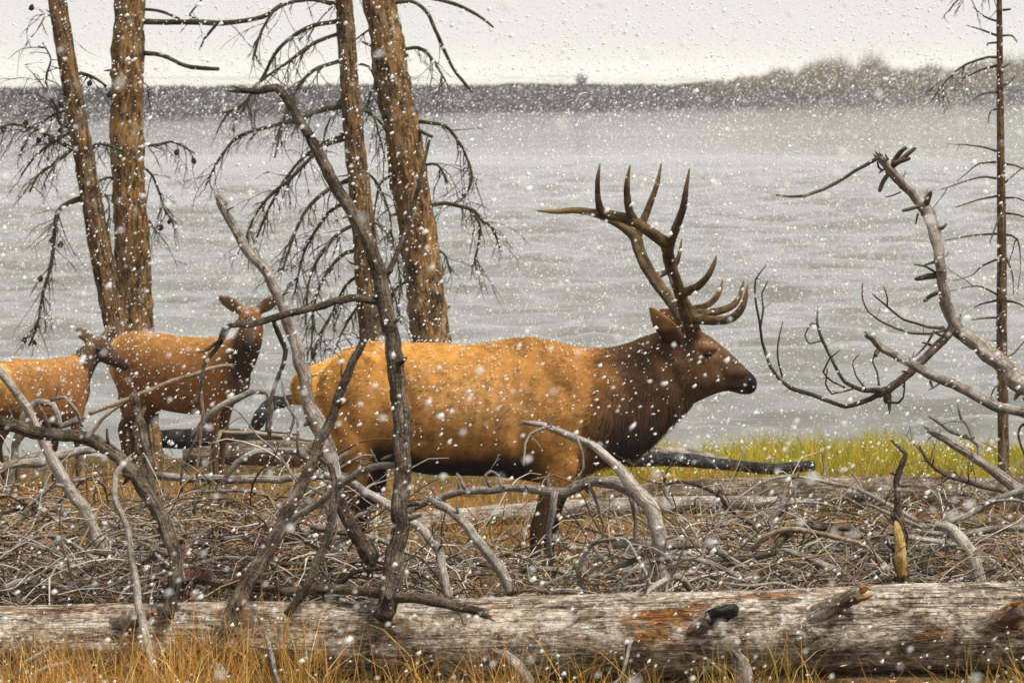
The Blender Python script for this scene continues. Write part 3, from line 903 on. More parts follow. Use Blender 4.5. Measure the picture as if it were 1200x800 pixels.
limb('dead_limb', [(845, 665, 10, 18.3), (870, 655, 10, 18.3), (905, 645, 11, 18.3), (930, 620, 13, 18.4), (950, 614, 14, 18.4), (975, 618, 12, 18.5), (1000, 620, 9, 18.5)], 18.4,
     'dark crooked branch humped over the right brush pile', M_BROWN, rough=0.14, nknots=4, ntwigs=5)
limb('dead_limb', [(905, 632, 6, 18.9), (902, 612, 7, 18.9), (912, 600, 7, 18.9), (918, 585, 6, 18.9), (910, 580, 4, 18.9)], 18.9, 'small pale hooked shoot in the right brush', M_PALE, rough=0.1)
limb('dead_limb', [(1053, 612, 15, 18.4), (1051, 590, 9, 18.4), (1050, 565, 8, 18.4), (1057, 542, 7, 18.4), (1060, 532, 6, 18.4), (1050, 522, 4, 18.4), (1044, 516, 2, 18.4)], 18.4, 'dark upright forked shoot above the yellow splintered wood', M_BROWN, rough=0.14, nknots=3)
o_, p_, r_ = limb('splintered_stump', [(1056, 704, 20, 17.7), (1057, 665, 19, 17.7), (1055, 635, 18, 17.7), (1052, 608, 15, 17.7)], 17.7, 'broken stub showing a bright yellow strip of fresh wood', M_BROWN, 'stump', rough=0.2, nknots=4)
m = MB(); p2, r2 = limb_pts([(1057, 676, 9, 17.645), (1056, 652, 15, 17.635), (1053, 628, 13, 17.635), (1050, 612, 6, 17.645)], 17.6, 0, 0.015)
tube(m, p2, r2, 8, 0.35, 25); m.build('bare_wood_strip', M_YELLOW, o_, origin=o_['_o'])
limb('dead_limb', [(1146, 690, 20, 18.0), (1140, 655, 19, 18.0), (1128, 632, 17, 18.05), (1112, 618, 14, 18.1), (1095, 614, 11, 18.1)], 18.0, 'pale thick bent limb standing in the right brush pile', M_PALE, nknots=6, rough=0.16)
limb('dead_limb', [(1370, 725, 22, 19.0), (1310, 650, 21, 19.0), (1260, 610, 20, 19.0), (1200, 578, 18, 19.0), (1180, 566, 16, 19.0), (1150, 543, 13, 19.0), (1120, 525, 10, 19.0), (1085, 502, 6, 19.0)], 19.0, 'straight grey limb slanting up left before the slender trunk', M_GREY, nknots=4, ntwigs=3, rough=0.1,
     kids=[[(1148, 540, 7), (1147, 522, 6), (1135, 512, 6), (1115, 506, 5), (1100, 496, 4), (1089, 488, 3)], [(1140, 514, 5), (1134, 498, 5), (1126, 490, 5), (1122, 472, 2)], [(1128, 494, 3), (1112, 494, 2), (1104, 498, 2)]])
limb('dead_limb', [(1180, 578, 5, 18.9), (1150, 570, 6, 18.9), (1120, 560, 6, 18.9), (1098, 550, 5, 18.9), (1085, 535, 4, 18.9), (1078, 522, 3, 18.9)], 18.9, 'slim twiggy branch with dark cones before the bank grass', M_TWIG, ntwigs=14, twig_len=(0.05, 0.22), grav=-0.2, rough=0.1)
limb('dead_limb', [(1390, 735, 13, 18.7), (1340, 650, 12, 18.7), (1290, 580, 11, 18.7), (1240, 565, 10, 18.7), (1200, 575, 10, 18.7), (1170, 585, 9, 18.7), (1140, 600, 8, 18.7), (1110, 612, 8, 18.7), (1080, 618, 6, 18.7), (1050, 606, 5, 18.7), (1015, 590, 4, 18.7)], 18.7, 'long grey branch crossing over the right brush pile', M_GREY, rough=0.1, ntwigs=6)
limb('dead_limb', [(1360, 735, 11, 18.5), (1310, 670, 10, 18.5), (1250, 622, 9, 18.5), (1200, 618, 9, 18.5), (1150, 622, 9, 18.5), (1120, 628, 8, 18.5), (1085, 625, 6, 18.5)], 18.5, 'grey branch lying level at the right of the brush pile', M_GREY, rough=0.1, ntwigs=4)
limb('dead_limb', [(1030, 712, 11, 18.0), (1000, 680, 11, 18.0), (975, 665, 10, 18.0), (950, 655, 9, 18.0), (920, 645, 6, 18.0)], 18.0, 'short grey branch sloping down to the log by the splintered stub', M_GREY, rough=0.14)
limb('dead_limb', [(620, 800, 17, 16.9), (605, 782, 17, 16.9), (594, 770, 14, 16.9), (585, 765, 8, 16.9)], 16.9, 'short grey stub in the grass before the log middle', M_GREY, rough=0.2)
limb('dead_limb', [(876, 812, 20, 16.85), (873, 785, 19, 16.85), (866, 768, 14, 16.85)], 16.85, 'stubby brown grey stump in the grass before the log', M_GREY, rough=0.25)
limb('dead_limb', [(10, 800, 5, 16.6), (30, 778, 6, 16.6), (55, 762, 5, 16.6), (58, 757, 3, 16.6)], 16.6, 'thin pale stick in the grass by the log left end', M_PALE, rough=0.1)
limb('dead_limb', [(30, 800, 6, 16.65), (50, 785, 6, 16.65), (78, 777, 5, 16.65)], 16.65, 'short pale stick low in the golden grass', M_PALE, rough=0.1)
limb('dead_limb', [(332, 812, 6, 16.7), (322, 785, 6, 16.7), (312, 740, 5, 16.75)], 16.7, 'thin pale upright stick in the golden grass before the log', M_PALE, rough=0.1)
for path, lab in (([(60, 470, 4), (75, 466, 4), (88, 480, 4), (96, 500, 3)], 'thin hooked dark twig under the far cow elk'),
                  ([(930, 690, 12), (915, 675, 14), (900, 668, 12)], 'stubby pale chunk of wood behind the log'),
                  ([(1000, 695, 10), (1040, 700, 9), (1100, 690, 8)], 'level stick just behind the log right of the splintered branch')):
    limb('dead_limb', path, 18.6, lab, M_GREY, rough=0.15)

# ------------------------------------------------------------------ the fallen tree top reaching in from the right
snag = empty('fallen_tree_top', (4.6, 20.4, gz1(4.6, 20.4)))
tag(snag, 'bleached fallen tree top reaching in over the lake with curling bare twigs', 'dead tree')
SY = 20.4
limb('limb', [(1580, 704, 60), (1480, 640, 46), (1380, 570, 38), (1290, 512, 33), (1200, 456, 28), (1183, 436, 26), (1150, 412, 24), (1120, 388, 19), (1110, 357, 17), (1103, 310, 14), (1096, 274, 17), (1090, 255, 18), (1077, 233, 16), (1060, 215, 14), (1047, 203, 14), (1030, 184, 10)], SY, '', M_GREY, parent=snag, rough=0.16, sides=14, nknots=26)
limb('limb', [(1380, 575, 26), (1290, 520, 19), (1240, 497, 17), (1200, 484, 15), (1170, 477, 15), (1140, 461, 14), (1107, 445, 14), (1077, 432, 13), (1053, 419, 12), (1033, 405, 11), (1018, 391, 8)], SY - 0.25, '', M_GREY, parent=snag, rough=0.12, sides=12, nknots=8)
limb('limb', [(1115, 380, 13), (1104, 399, 12), (1090, 414, 12), (1067, 437, 12), (1047, 452, 11), (1040, 459, 10)], SY, '', M_TWIG, parent=snag, rough=0.14, nknots=4, wob=0.02)
limb('limb', [(1040, 453, 9), (1040, 471, 9)], SY, '', M_TWIG, parent=snag, rough=0.2, wob=0.0)
SN = [
    [(1040, 459, 8), (1025, 463, 6), (1013, 470, 6), (990, 477, 5), (967, 469, 5), (945, 461, 5), (927, 454, 5), (913, 443, 4), (903, 430, 4), (897, 412, 4), (893, 400, 3.5), (890, 377, 3), (885, 347, 2.5), (886, 327, 2), (898, 310, 1.2)],
    [(891, 385, 2.5), (895, 362, 2.5), (893, 344, 2), (900, 329, 1.4)],
    [(916, 442, 3), (911, 420, 2.5), (912, 400, 2.2), (917, 377, 1.5)],
    [(1040, 457, 8), (1013, 459, 6), (990, 447, 4.5), (978, 428, 4), (968, 408, 4), (963, 397, 4), (957, 378, 3), (958, 359, 1.6)],
    [(963, 399, 2.5), (948, 402, 2), (943, 392, 2), (950, 378, 1.6), (958, 380, 1.2)],
    [(990, 455, 3), (975, 447, 2.5), (965, 436, 2.5), (972, 420, 2), (985, 410, 1.3)],
    [(1107, 384, 5), (1087, 382, 3.5), (1060, 374, 3), (1040, 360, 2.5), (1022, 345, 2)],
    [(1108, 386, 4), (1090, 391, 3), (1067, 391, 3), (1050, 385, 2.5), (1033, 377, 2.2), (1017, 365, 2), (1010, 350, 2), (1010, 332, 1.3)],
    [(1040, 360, 2), (1040, 348, 2), (1035, 335, 1.3)],
    [(1030, 452, 3), (1028, 436, 2.5), (1022, 424, 2), (1025, 412, 1.3)],
    [(1015, 455, 3), (1003, 440, 2.2), (999, 425, 1.6), (1006, 416, 1.2)],
    [(1040, 470, 4), (1052, 472, 3), (1058, 465, 2.5), (1060, 448, 2)],
    [(1000, 456, 2.5), (975, 462, 2.5), (968, 450, 2), (970, 432, 1.5)],
    [(1095, 388, 3), (1085, 405, 2.5), (1078, 413, 2), (1070, 420, 1.4)],
    [(1030, 185, 5), (1013, 195, 4), (990, 208, 4), (967, 220, 4), (943, 230, 3.6), (925, 230, 3), (910, 228, 2)],
    [(1046, 200, 7), (1048, 188, 7), (1055, 179, 6), (1062, 173, 4)],
    [(1046, 195, 6), (1058, 185, 6), (1072, 174, 4)],
    [(1045, 192, 6), (1057, 189, 6), (1066, 186, 4)],
    [(1043, 200, 6), (1034, 213, 6), (1030, 224, 5)],
    [(1035, 200, 3), (1030, 196, 3), (1029, 190, 2)],
    [(1082, 240, 5), (1070, 244, 5), (1058, 247, 4)],
    [(1085, 240, 8), (1089, 231, 7), (1092, 225, 4)],
    [(1098, 324, 9), (1085, 325, 8), (1072, 327, 5)],
    [(1096, 320, 3), (1085, 312, 3), (1072, 310, 2)],
    [(1100, 342, 6), (1090, 346, 5), (1083, 352, 4)],
    [(1096, 268, 5), (1104, 266, 5), (1109, 262, 3)],
    [(1056, 225, 2), (1045, 230, 2), (1038, 231, 1.2)],
    [(1076, 250, 3), (1074, 258, 2), (1073, 262, 2)],
    [(1090, 446, 3), (1092, 452, 3), (1094, 455, 2)],
    [(1034, 405, 6), (1028, 413, 6), (1027, 417, 5)],
]
for k, path in enumerate(SN):
    pts, rad = limb_pts(path, SY - 0.05 * (k % 3), 0.03, 0.03)
    m = MB(); tube(m, pts, rad, 6, 0.12, 16)
    if k < 14: twigs_on(m, pts, rad, max(1, len(pts) // 8), (0.03, 0.12), 0.0022, 0.0, sub=0)
    m.build('twig', M_TWIG, snag, origin=snag['_o'])


# ------------------------------------------------------------------ pines by the water
def pine(label, trunk, Y, mat, top, branches, wild=10, bark_rough=0.10, cones=0, seed=1, hang=1.0, stubs=8):
    """trunk: pixel path from low to high; top: height of the tip in metres; branches: traced pixel paths"""
    a0, a1 = trunk[0], trunk[1]
    P = []
    for (px, py, w) in trunk:
        P.append([*at(px, py, Y), w * 0.5 * Y / F])
    P = np.array(P)
    d = (P[0] - P[1]) / np.linalg.norm((P[0] - P[1])[:3])
    zb = gz1(P[0][0], Y) - 0.12
    t = (P[0][2] - zb) / max(1e-3, -d[2])
    foot = P[0] + d * t; foot[3] = P[0][3] * 1.25; foot[1] = Y
    low = P[0] + d * t * 0.8; low[3] = P[0][3] * 1.06
    tip = P[-1].copy()
    dd = (P[-1] - P[-2]); dd = dd / abs(dd[2])
    rows = [foot, low] + list(P)
    z = P[-1][2]; n = 5
    for k in range(1, n + 1):
        f = k / n
        q = P[-1] + dd * (top - z) * f
        q[3] = P[-1][3] * (1 - f) + 0.012 * f
        rows.append(q)
    R = catmull(np.array(rows), 0.05)
    root = empty('pine_tree', (foot[0], Y, zb + 0.12))
    tag(root, label, 'tree')
    m = MB()
    tube(m, R[:, :3], np.maximum(R[:, 3], 0.01), 20, bark_rough, 7)
    pts, rad = R[:, :3], R[:, 3]
    knots(m, pts, rad, stubs, (0.02, 0.10), (0.06, 0.14))
    m.build('trunk', mat, root, origin=root['_o'])
    conepts = []

    def dress(m, p, r, density, seedlen):
        n = int(len(p) * density * hang)
        for _ in range(n):
            k = int(np.clip(rng.uniform(0.15, 1.0) * (len(p) - 1), 1, len(p) - 2))
            T = p[k + 1] - p[k]; T /= np.linalg.norm(T)
            dv = rng.normal(0, 0.55, 3) + T * 0.6 + np.array((0, 0, -0.4))
            dv /= np.linalg.norm(dv)
            L = rng.uniform(*seedlen)
            one_twig(m, p[k], dv, L, rng.uniform(0.0042, 0.0066), 0.4, 1)
            if cones and rng.random() < cones: conepts.append(p[k] + dv * L * 0.5)

    for path in branches:
        yo = rng.uniform(-0.35, 0.35)
        PP = []
        nb = len(path)
        for k, q in enumerate(path):
            yy = Y + yo * k / max(1, nb - 1)
            PP.append([*at(q[0], q[1], yy), q[2] * 0.37 * yy / F])
        RR = catmull(np.array(PP), 0.05)
        m = MB()
        rr = np.maximum(RR[:, 3], 0.003)
        tube(m, RR[:, :3], rr, 7, 0.15, 12)
        dens = path[0][3] if len(path[0]) > 3 else 0.9
        dress(m, RR[:, :3], rr, dens, (0.10, 0.5))
        m.build('branch', M_LICHEN, root, origin=root['_o'])
    # branches the frame does not show, up the trunk, and some facing to and from the lens
    for k in range(wild):
        zz = rng.uniform(2.2, top * 0.95)
        kk = int(np.argmin(np.abs(pts[:, 2] - zz)))
        az = rng.uniform(0, 2 * math.pi)
        L = rng.uniform(0.5, 1.2) * (1 - 0.6 * zz / top) + 0.2
        p = [pts[kk]]
        dv = np.array((math.cos(az), math.sin(az), 0.1))
        for s in range(7):
            dv = dv + np.array((0, 0, -0.16)) + rng.normal(0, 0.06, 3); dv /= np.linalg.norm(dv)
            p.append(p[-1] + dv * L / 7)
        m = MB(); p = np.array(p)
        tube(m, p, np.linspace(0.013, 0.004, len(p)), 6, 0.1, 12)
        dress(m, np.array(catmull(p, 0.06)), None, 0.6, (0.1, 0.35))
        m.build('branch', M_LICHEN, root, origin=root['_o'])
    if cones and conepts:
        cm = MB()
        a = np.linspace(0, 2 * math.pi, 7, endpoint=False)
        c0 = np.array([0, 0, 0.0])
        tube(cm, np.array([(0, 0, -0.03), (0, 0, -0.02), (0, 0, 0), (0, 0, 0.02), (0, 0, 0.032)]), [0.008, 0.02, 0.024, 0.017, 0.006], 7, 0.25, 60)
        me = cm.mesh('pine_cone'); me.materials.append(M_CONE)
        for c in conepts[:60]:
            o = bpy.data.objects.new('pine_cone', me); COL.objects.link(o)
            o.parent = root
            o.location = tuple(c - np.asarray(root['_o']))
            o.rotation_euler = tuple(rng.uniform(-0.8, 0.8, 3))
    return root


TY = 32.5
pine('slim leaning pine with dark drooping cone laden twigs left of the thick pine',
     [(142, 410, 29), (125, 330, 27), (110, 250, 25), (96, 170, 24), (80, 80, 22), (67, 0, 21)], TY - 0.4, M_BARK2, 8.5,
     [[(102, 180, 7, 1.3), (80, 172, 7), (60, 160, 6), (38, 150, 5), (15, 146, 4), (-5, 150, 2)],
      [(98, 232, 10, 1.0), (80, 238, 9), (68, 248, 8), (64, 275, 7), (60, 310, 6), (50, 345, 5), (44, 380, 4), (34, 405, 3)],
      [(84, 150, 6, 1.2), (70, 145, 6), (66, 125, 5), (55, 110, 5), (55, 85, 4), (60, 70, 3), (50, 50, 2)],
      [(84, 92, 6, 1.0), (95, 86, 6), (112, 92, 5), (126, 102, 3)],
      [(105, 175, 8, 1.3), (118, 168, 7), (132, 172, 5), (150, 180, 3)],
      [(70, 25, 4, 0.6), (55, 18, 3), (46, 32, 2)],
      [(92, 150, 5, 1.0), (60, 168, 5), (40, 185, 4), (25, 205, 3)],
      [(90, 170, 6, 1.2), (66, 190, 5), (45, 205, 4), (35, 225, 3)],
      [(112, 245, 4, 0.8), (120, 225, 4), (128, 240, 3), (126, 270, 2)]],
     wild=12, cones=0.09, seed=3, hang=1.25)
pine('thick upright pine with mottled brown bark behind the cow elk',
     [(161, 400, 42), (156, 300, 40), (150, 200, 39), (149, 100, 38), (152, 0, 36)], TY + 0.6, M_BARK, 10.5,
     [[(168, 25, 10, 0.05), (195, 26, 9), (225, 26, 9), (260, 27, 9), (290, 24, 8), (312, 18, 7), (330, 5, 5)],
      [(168, 11, 5, 0.1), (187, 13, 5), (210, 22, 4)],
      [(255, 27, 5, 0.3), (240, 45, 4), (236, 55, 2)],
      [(232, 22, 3, 0.3), (222, 18, 3), (236, 0, 3), (240, -14, 2)],
      [(166, 62, 8, 0.05), (190, 65, 7), (217, 77, 7), (240, 80, 7), (256, 81, 6)],
      [(166, 170, 5, 1.0), (185, 170, 5), (200, 166, 4), (215, 172, 3), (228, 180, 2)],
      [(166, 195, 5, 1.2), (178, 205, 4), (188, 230, 4), (195, 250, 3), (207, 262, 2)],
      [(165, 240, 4, 0.8), (172, 255, 3), (180, 268, 2)],
      [(166, 95, 3, 0.5), (172, 100, 2), (176, 105, 2)],
      [(140, 210, 4, 0.9), (125, 208, 4), (112, 215, 3)]],
     wild=10, cones=0.08, seed=4)
pine('slender pine with long sweeping bare branches beside the split bark pine',
     [(436, 400, 30), (432, 340, 29), (424, 250, 27), (414, 150, 24), (408, 70, 22), (403, 0, 20)], TY - 0.2, M_BARK2, 9.0,
     [[(397, 25, 8, 1.1), (360, 33, 7), (327, 57, 6), (308, 90, 5), (285, 122, 4), (262, 133, 3)],
      [(396, 40, 7, 1.1), (366, 52, 6), (335, 75, 5), (300, 100, 4), (285, 130, 3)],
      [(398, 72, 7, 1.1), (367, 83, 6), (345, 110, 5), (330, 150, 4), (322, 185, 3)],
      [(401, 125, 9, 1.0), (377, 129, 8), (350, 140, 7), (310, 150, 6), (277, 162, 5), (255, 190, 4), (241, 217, 2)],
      [(403, 163, 8, 1.2), (377, 173, 7), (343, 207, 6), (313, 233, 5), (295, 260, 4), (285, 290, 3)],
      [(405, 160, 7, 1.1), (385, 165, 6), (350, 190, 5), (320, 235, 5), (300, 280, 3)],
      [(412, 210, 8, 1.2), (385, 222, 7), (360, 245, 6), (345, 275, 5), (330, 320, 3)],
      [(414, 235, 7, 1.3), (390, 245, 6), (370, 270, 5), (355, 300, 4), (345, 345, 3)],
      [(418, 262, 7, 1.3), (395, 275, 6), (375, 300, 5), (362, 330, 4), (358, 380, 3)],
      [(420, 292, 7, 1.3), (400, 300, 6), (380, 325, 5), (368, 360, 4), (365, 420, 3)],
      [(424, 320, 6, 1.2), (405, 335, 5), (390, 365, 4), (372, 400, 4), (366, 440, 2)],
      [(426, 350, 5, 1.2), (412, 370, 4), (398, 395, 3), (390, 420, 2)],
      [(392, 5, 8, 1.0), (360, 0, 6), (325, 10, 5), (305, 40, 4), (296, 70, 3)],
      [(418, 75, 4, 1.0), (432, 78, 4), (440, 95, 3), (446, 120, 2)],
      [(422, 130, 4, 1.2), (435, 132, 4), (445, 160, 3), (452, 190, 2)],
      [(428, 200, 4, 1.2), (442, 215, 4), (455, 245, 3), (460, 285, 2)],
      [(432, 260, 4, 1.2), (446, 265, 4), (462, 290, 3), (470, 330, 2)],
      [(436, 310, 4, 1.1), (450, 318, 4), (462, 345, 3), (470, 380, 2)]],
     wild=14, seed=5, hang=0.95)
pine('stout leaning pine with orange split bark behind the bull back',
     [(505, 400, 46), (497, 330, 46), (484, 240, 44), (470, 150, 43), (458, 80, 41), (445, 0, 38)], TY + 0.5, M_BARK, 10.5,
     [[(462, 3, 7, 0.15), (483, 2, 6), (500, 14, 6), (510, 35, 6), (521, 60, 6), (532, 82, 5), (545, 98, 5), (553, 108, 3)],
      [(460, -10, 7, 0.05), (500, -3, 6), (533, 5, 6), (560, 18, 5), (578, 32, 3)],
      [(472, 58, 6, 1.3), (490, 56, 6), (502, 64, 5), (513, 80, 4), (522, 95, 3), (528, 108, 2)],
      [(486, 142, 7, 1.5), (505, 144, 6), (522, 148, 6), (537, 165, 5), (547, 185, 4), (553, 205, 4), (548, 225, 3), (535, 240, 2)],
      [(490, 152, 6, 0.6), (497, 156, 6), (506, 160, 5)],
      [(503, 242, 8, 1.2), (520, 238, 7), (540, 242, 6), (556, 247, 6), (566, 260, 5), (576, 266, 4), (588, 295, 3)],
      [(494, 195, 5, 1.2), (506, 192, 5), (516, 196, 4), (524, 215, 3)],
      [(552, 248, 5, 1.4), (562, 262, 5), (560, 290, 4), (552, 315, 2)],
      [(510, 290, 4, 1.2), (522, 300, 3), (528, 320, 2)],
      [(460, 205, 5, 1.1), (446, 215, 4), (440, 240, 3), (436, 270, 2)],
      [(476, 330, 4, 1.1), (462, 340, 4), (452, 365, 3)],
      [(446, 95, 4, 1.2), (436, 105, 3), (430, 130, 2)]],
     wild=10, seed=6, hang=0.8)
pr = []
for (x, y, *rest) in (((1168, 25), (1154, 20), (1140, 8)), ((1168, 42), (1150, 35), (1133, 30)), ((1168, 50), (1158, 51), (1157, 54)), ((1168, 77), (1150, 82), (1127, 93)), ((1168, 108), (1152, 110), (1140, 117)),
                     ((1167, 128), (1160, 132), (1158, 144)), ((1167, 177), (1150, 172), (1123, 169)), ((1167, 190), (1147, 192), (1134, 202), (1120, 214)), ((1167, 209), (1147, 208), (1103, 222)), ((1168, 230), (1147, 234), (1120, 243)),
                     ((1168, 274), (1140, 276), (1107, 282)), ((1168, 304), (1150, 312), (1140, 322), (1117, 329)), ((1168, 345), (1150, 336), (1135, 336), (1113, 341)), ((1168, 352), (1150, 356), (1142, 360)), ((1168, 372), (1150, 373), (1138, 375)),
                     ((1176, 12), (1184, 11)), ((1176, 42), (1186, 42), (1192, 50)), ((1175, 80), (1182, 75)), ((1176, 100), (1184, 96), (1190, 88)), ((1177, 192), (1190, 194), (1203, 200)), ((1177, 215), (1188, 205), (1200, 195)), ((1177, 232), (1192, 232), (1210, 240)),
                     ((1178, 250), (1195, 252), (1212, 262)), ((1178, 275), (1192, 280), (1196, 310), (1192, 345)), ((1178, 300), (1186, 320), (1188, 345)), ((1178, 352), (1195, 356), (1210, 368)), ((1178, 420), (1190, 412), (1204, 395)), ((1178, 240), (1168, 262), (1160, 285)),
                     ((1178, 440), (1165, 455), (1160, 470)), ((1178, 360), (1168, 378), (1172, 400))):
    pp = [x, y] + list(rest)
    pr.append([(px, py, max(1.2, 4 - k * 1.2)) + ((0.10,) if k == 0 else ()) for k, (px, py) in enumerate(pp)])
pine('slender straight pine trunk with short bare twigs on the grassy bank',
     [(1175, 470, 13), (1174, 400, 12.5), (1174, 300, 11.5), (1173, 200, 9.5), (1172, 100, 8), (1171, 0, 6.5)], 29.0, M_BARK2, 4.6, pr, wild=2, bark_rough=0.05, seed=8, stubs=3)

# ------------------------------------------------------------------ animals
def ring_loft(mb, rings):
    """rings: list of (M x 3) arrays; closed with caps"""
    M = len(rings[0]); N = len(rings)
    v = np.concatenate(rings + [np.mean(rings[0], 0)[None], np.mean(rings[-1], 0)[None]])
    i = np.arange(N - 1)[:, None] * M; j = np.arange(M)[None]; j2 = (j + 1) % M
    q = np.stack([i + j, i + j2, i + M + j2, i + M + j], -1).reshape(-1, 4)
    jj = np.arange(M); n0 = N * M
    t = np.concatenate([np.stack([np.full(M, n0), (jj + 1) % M, jj], -1), np.stack([np.full(M, n0 + 1), (N - 1) * M + jj, (N - 1) * M + (jj + 1) % M], -1)])
    mb.add(v, q, t)


def ell_tube(mb, path, side, M=18):
    """elliptic tube: rows (x,y,z, half along travel-normal, half along side)"""
    R = catmull(np.asarray(path, float), 0.03)
    pts = R[:, :3]
    T = np.gradient(pts, axis=0); T /= np.linalg.norm(T, axis=1)[:, None]
    S = np.asarray(side, float)
    a = np.linspace(0, 2 * math.pi, M, endpoint=False)
    rings = []
    for k in range(len(pts)):
        s = S - T[k] * S.dot(T[k]); s /= np.linalg.norm(s)
        n = np.cross(T[k], s)
        rings.append(pts[k] + np.outer(np.cos(a) * max(R[k, 3], 0.004), n) + np.outer(np.sin(a) * max(R[k, 4], 0.004), s))
    ring_loft(mb, rings)


def torso(mb, sec, M=36, flatten=0.85):
    """sec rows: x, top z, bottom z, half width; local coordinates x forward, y side"""
    S = catmull(np.array([[r[0], r[1], r[2], r[3]] for r in sec]), 0.03)
    S = S[np.concatenate([[True], np.diff(S[:, 0]) > 1e-5])]
    a = np.linspace(0, 2 * math.pi, M, endpoint=False)
    rings = []
    for x, t, b, w in S:
        mid, hh = (t + b) / 2, max(0.006, (t - b) / 2)
        s, c = np.sin(a), np.cos(a)
        y = np.sign(c) * np.abs(c) ** flatten * max(w, 0.006) * (1 - 0.16 * np.clip(s, 0, 1) ** 2)
        z = mid + hh * s
        rings.append(np.stack([np.full(M, x), y, z], -1))
    ring_loft(mb, rings)


def remesh(mb, voxel, smooth=4, mask=None):
    me = mb.mesh('tmp')
    o = bpy.data.objects.new('tmp', me); COL.objects.link(o)
    m = o.modifiers.new('r', 'REMESH'); m.mode = 'VOXEL'; m.voxel_size = voxel; m.use_smooth_shade = True
    s = o.modifiers.new('s', 'SMOOTH'); s.factor = 0.5; s.iterations = smooth
    dg = bpy.context.evaluated_depsgraph_get()
    out = bpy.data.meshes.new_from_object(o.evaluated_get(dg))
    bpy.data.objects.remove(o); bpy.data.meshes.remove(me)
    if mask is not None:
        v, t, nn = mesh_np(out)
        w = mask(v)
        o = bpy.data.objects.new('tmp', out); COL.objects.link(o)
        g = o.vertex_groups.new(name='g')
        for lvl in range(1, 11):
            idx = np.nonzero((w * 10).round().astype(int) == lvl)[0].tolist()
            if idx: g.add(idx, lvl / 10, 'REPLACE')
        s = o.modifiers.new('s', 'SMOOTH'); s.factor = 0.5; s.iterations = 11; s.vertex_group = 'g'
        bpy.context.view_layer.update()
        out2 = bpy.data.meshes.new_from_object(o.evaluated_get(bpy.context.evaluated_depsgraph_get()))
        bpy.data.objects.remove(o); out = out2
    return out


def mesh_np(me):
    v = np.zeros(len(me.vertices) * 3); me.vertices.foreach_get('co', v); v = v.reshape(-1, 3)
    me.calc_loop_triangles()
    t = np.zeros(len(me.loop_triangles) * 3, np.int32); me.loop_triangles.foreach_get('vertices', t); t = t.reshape(-1, 3)
    nn = np.zeros(len(me.vertices) * 3); me.vertices.foreach_get('normal', nn); nn = nn.reshape(-1, 3)
    return v, t, nn


def set_col(me, c):
    a = me.attributes.new('Col', 'FLOAT_COLOR', 'POINT')
    a.data.foreach_set('color', np.concatenate([c, np.ones((len(c), 1))], 1).astype(np.float32).ravel())


def blend(c, target, w):
    w = np.clip(w, 0, 1)[:, None]
    return c * (1 - w) + np.asarray(target)[None] * w


def fur(root, v, t, nn, colf, n, lenf, width, flow, name='fur'):
    A = v[t[:, 0]]; B = v[t[:, 1]]; C = v[t[:, 2]]
    ar = np.linalg.norm(np.cross(B - A, C - A), axis=1)
    k = rng.choice(len(t), n, p=ar / ar.sum())
    r1, r2 = rng.random(n), rng.random(n)
    s1 = np.sqrt(r1)
    w = np.stack([1 - s1, s1 * (1 - r2), s1 * r2], -1)
    p = A[k] * w[:, :1] + B[k] * w[:, 1:2] + C[k] * w[:, 2:]
    nr = nn[t[k, 0]] * w[:, :1] + nn[t[k, 1]] * w[:, 1:2] + nn[t[k, 2]] * w[:, 2:]
    nr /= np.linalg.norm(nr, axis=1)[:, None] + 1e-9
    f = flow(p)
    f = f + rng.normal(0, 0.22, f.shape) + 0.35 * np.stack([fbm(p * 9, 2, 61), fbm(p * 9, 2, 62), fbm(p * 9, 2, 63)], -1)
    f = f - nr * np.sum(f * nr, 1)[:, None]
    f /= np.linalg.norm(f, axis=1)[:, None] + 1e-9
    L = lenf(p) * rng.uniform(0.6, 1.25, n)
    ok = L > 0.004
    p, nr, f, L = p[ok], nr[ok], f[ok], L[ok]
    d = f + nr * (0.26 + 2.2 * np.clip(L - 0.05, 0, 0.06))[:, None]; d /= np.linalg.norm(d, axis=1)[:, None]
    face = np.cross(f, nr)
    c = colf(p) * (1 + rng.normal(0, 0.34, (len(p), 1)))
    clump = fbm(p * np.array((20, 24, 34)), 2, 64)[:, None] + 0.6 * fbm(p * np.array((5, 6, 9)), 2, 65)[:, None]
    c = np.clip(c * (1 + 0.6 * clump), 0.004, 0.8)
    mb = MB()
    blades(mb, p - nr * 0.002, d, L, np.full(len(p), width) * rng.uniform(0.7, 1.3, len(p)), -nr * 0.22, c, segs=2, face=face)
    o = mb.build(name, M_FUR, root, origin=(0, 0, 0))
    o.location = (0, 0, 0)
    o['kind'] = 'stuff'
    return o


# ---- bull: outline rows read from the photograph on the plane through its spine
BY = 20.0
bull_o = at(500, 698, BY); bull_o[2] = gz1(bull_o[0], BY)


def BL(px, py, dy=0.0):
    p = at(px, py, BY + dy) - bull_o
    return p


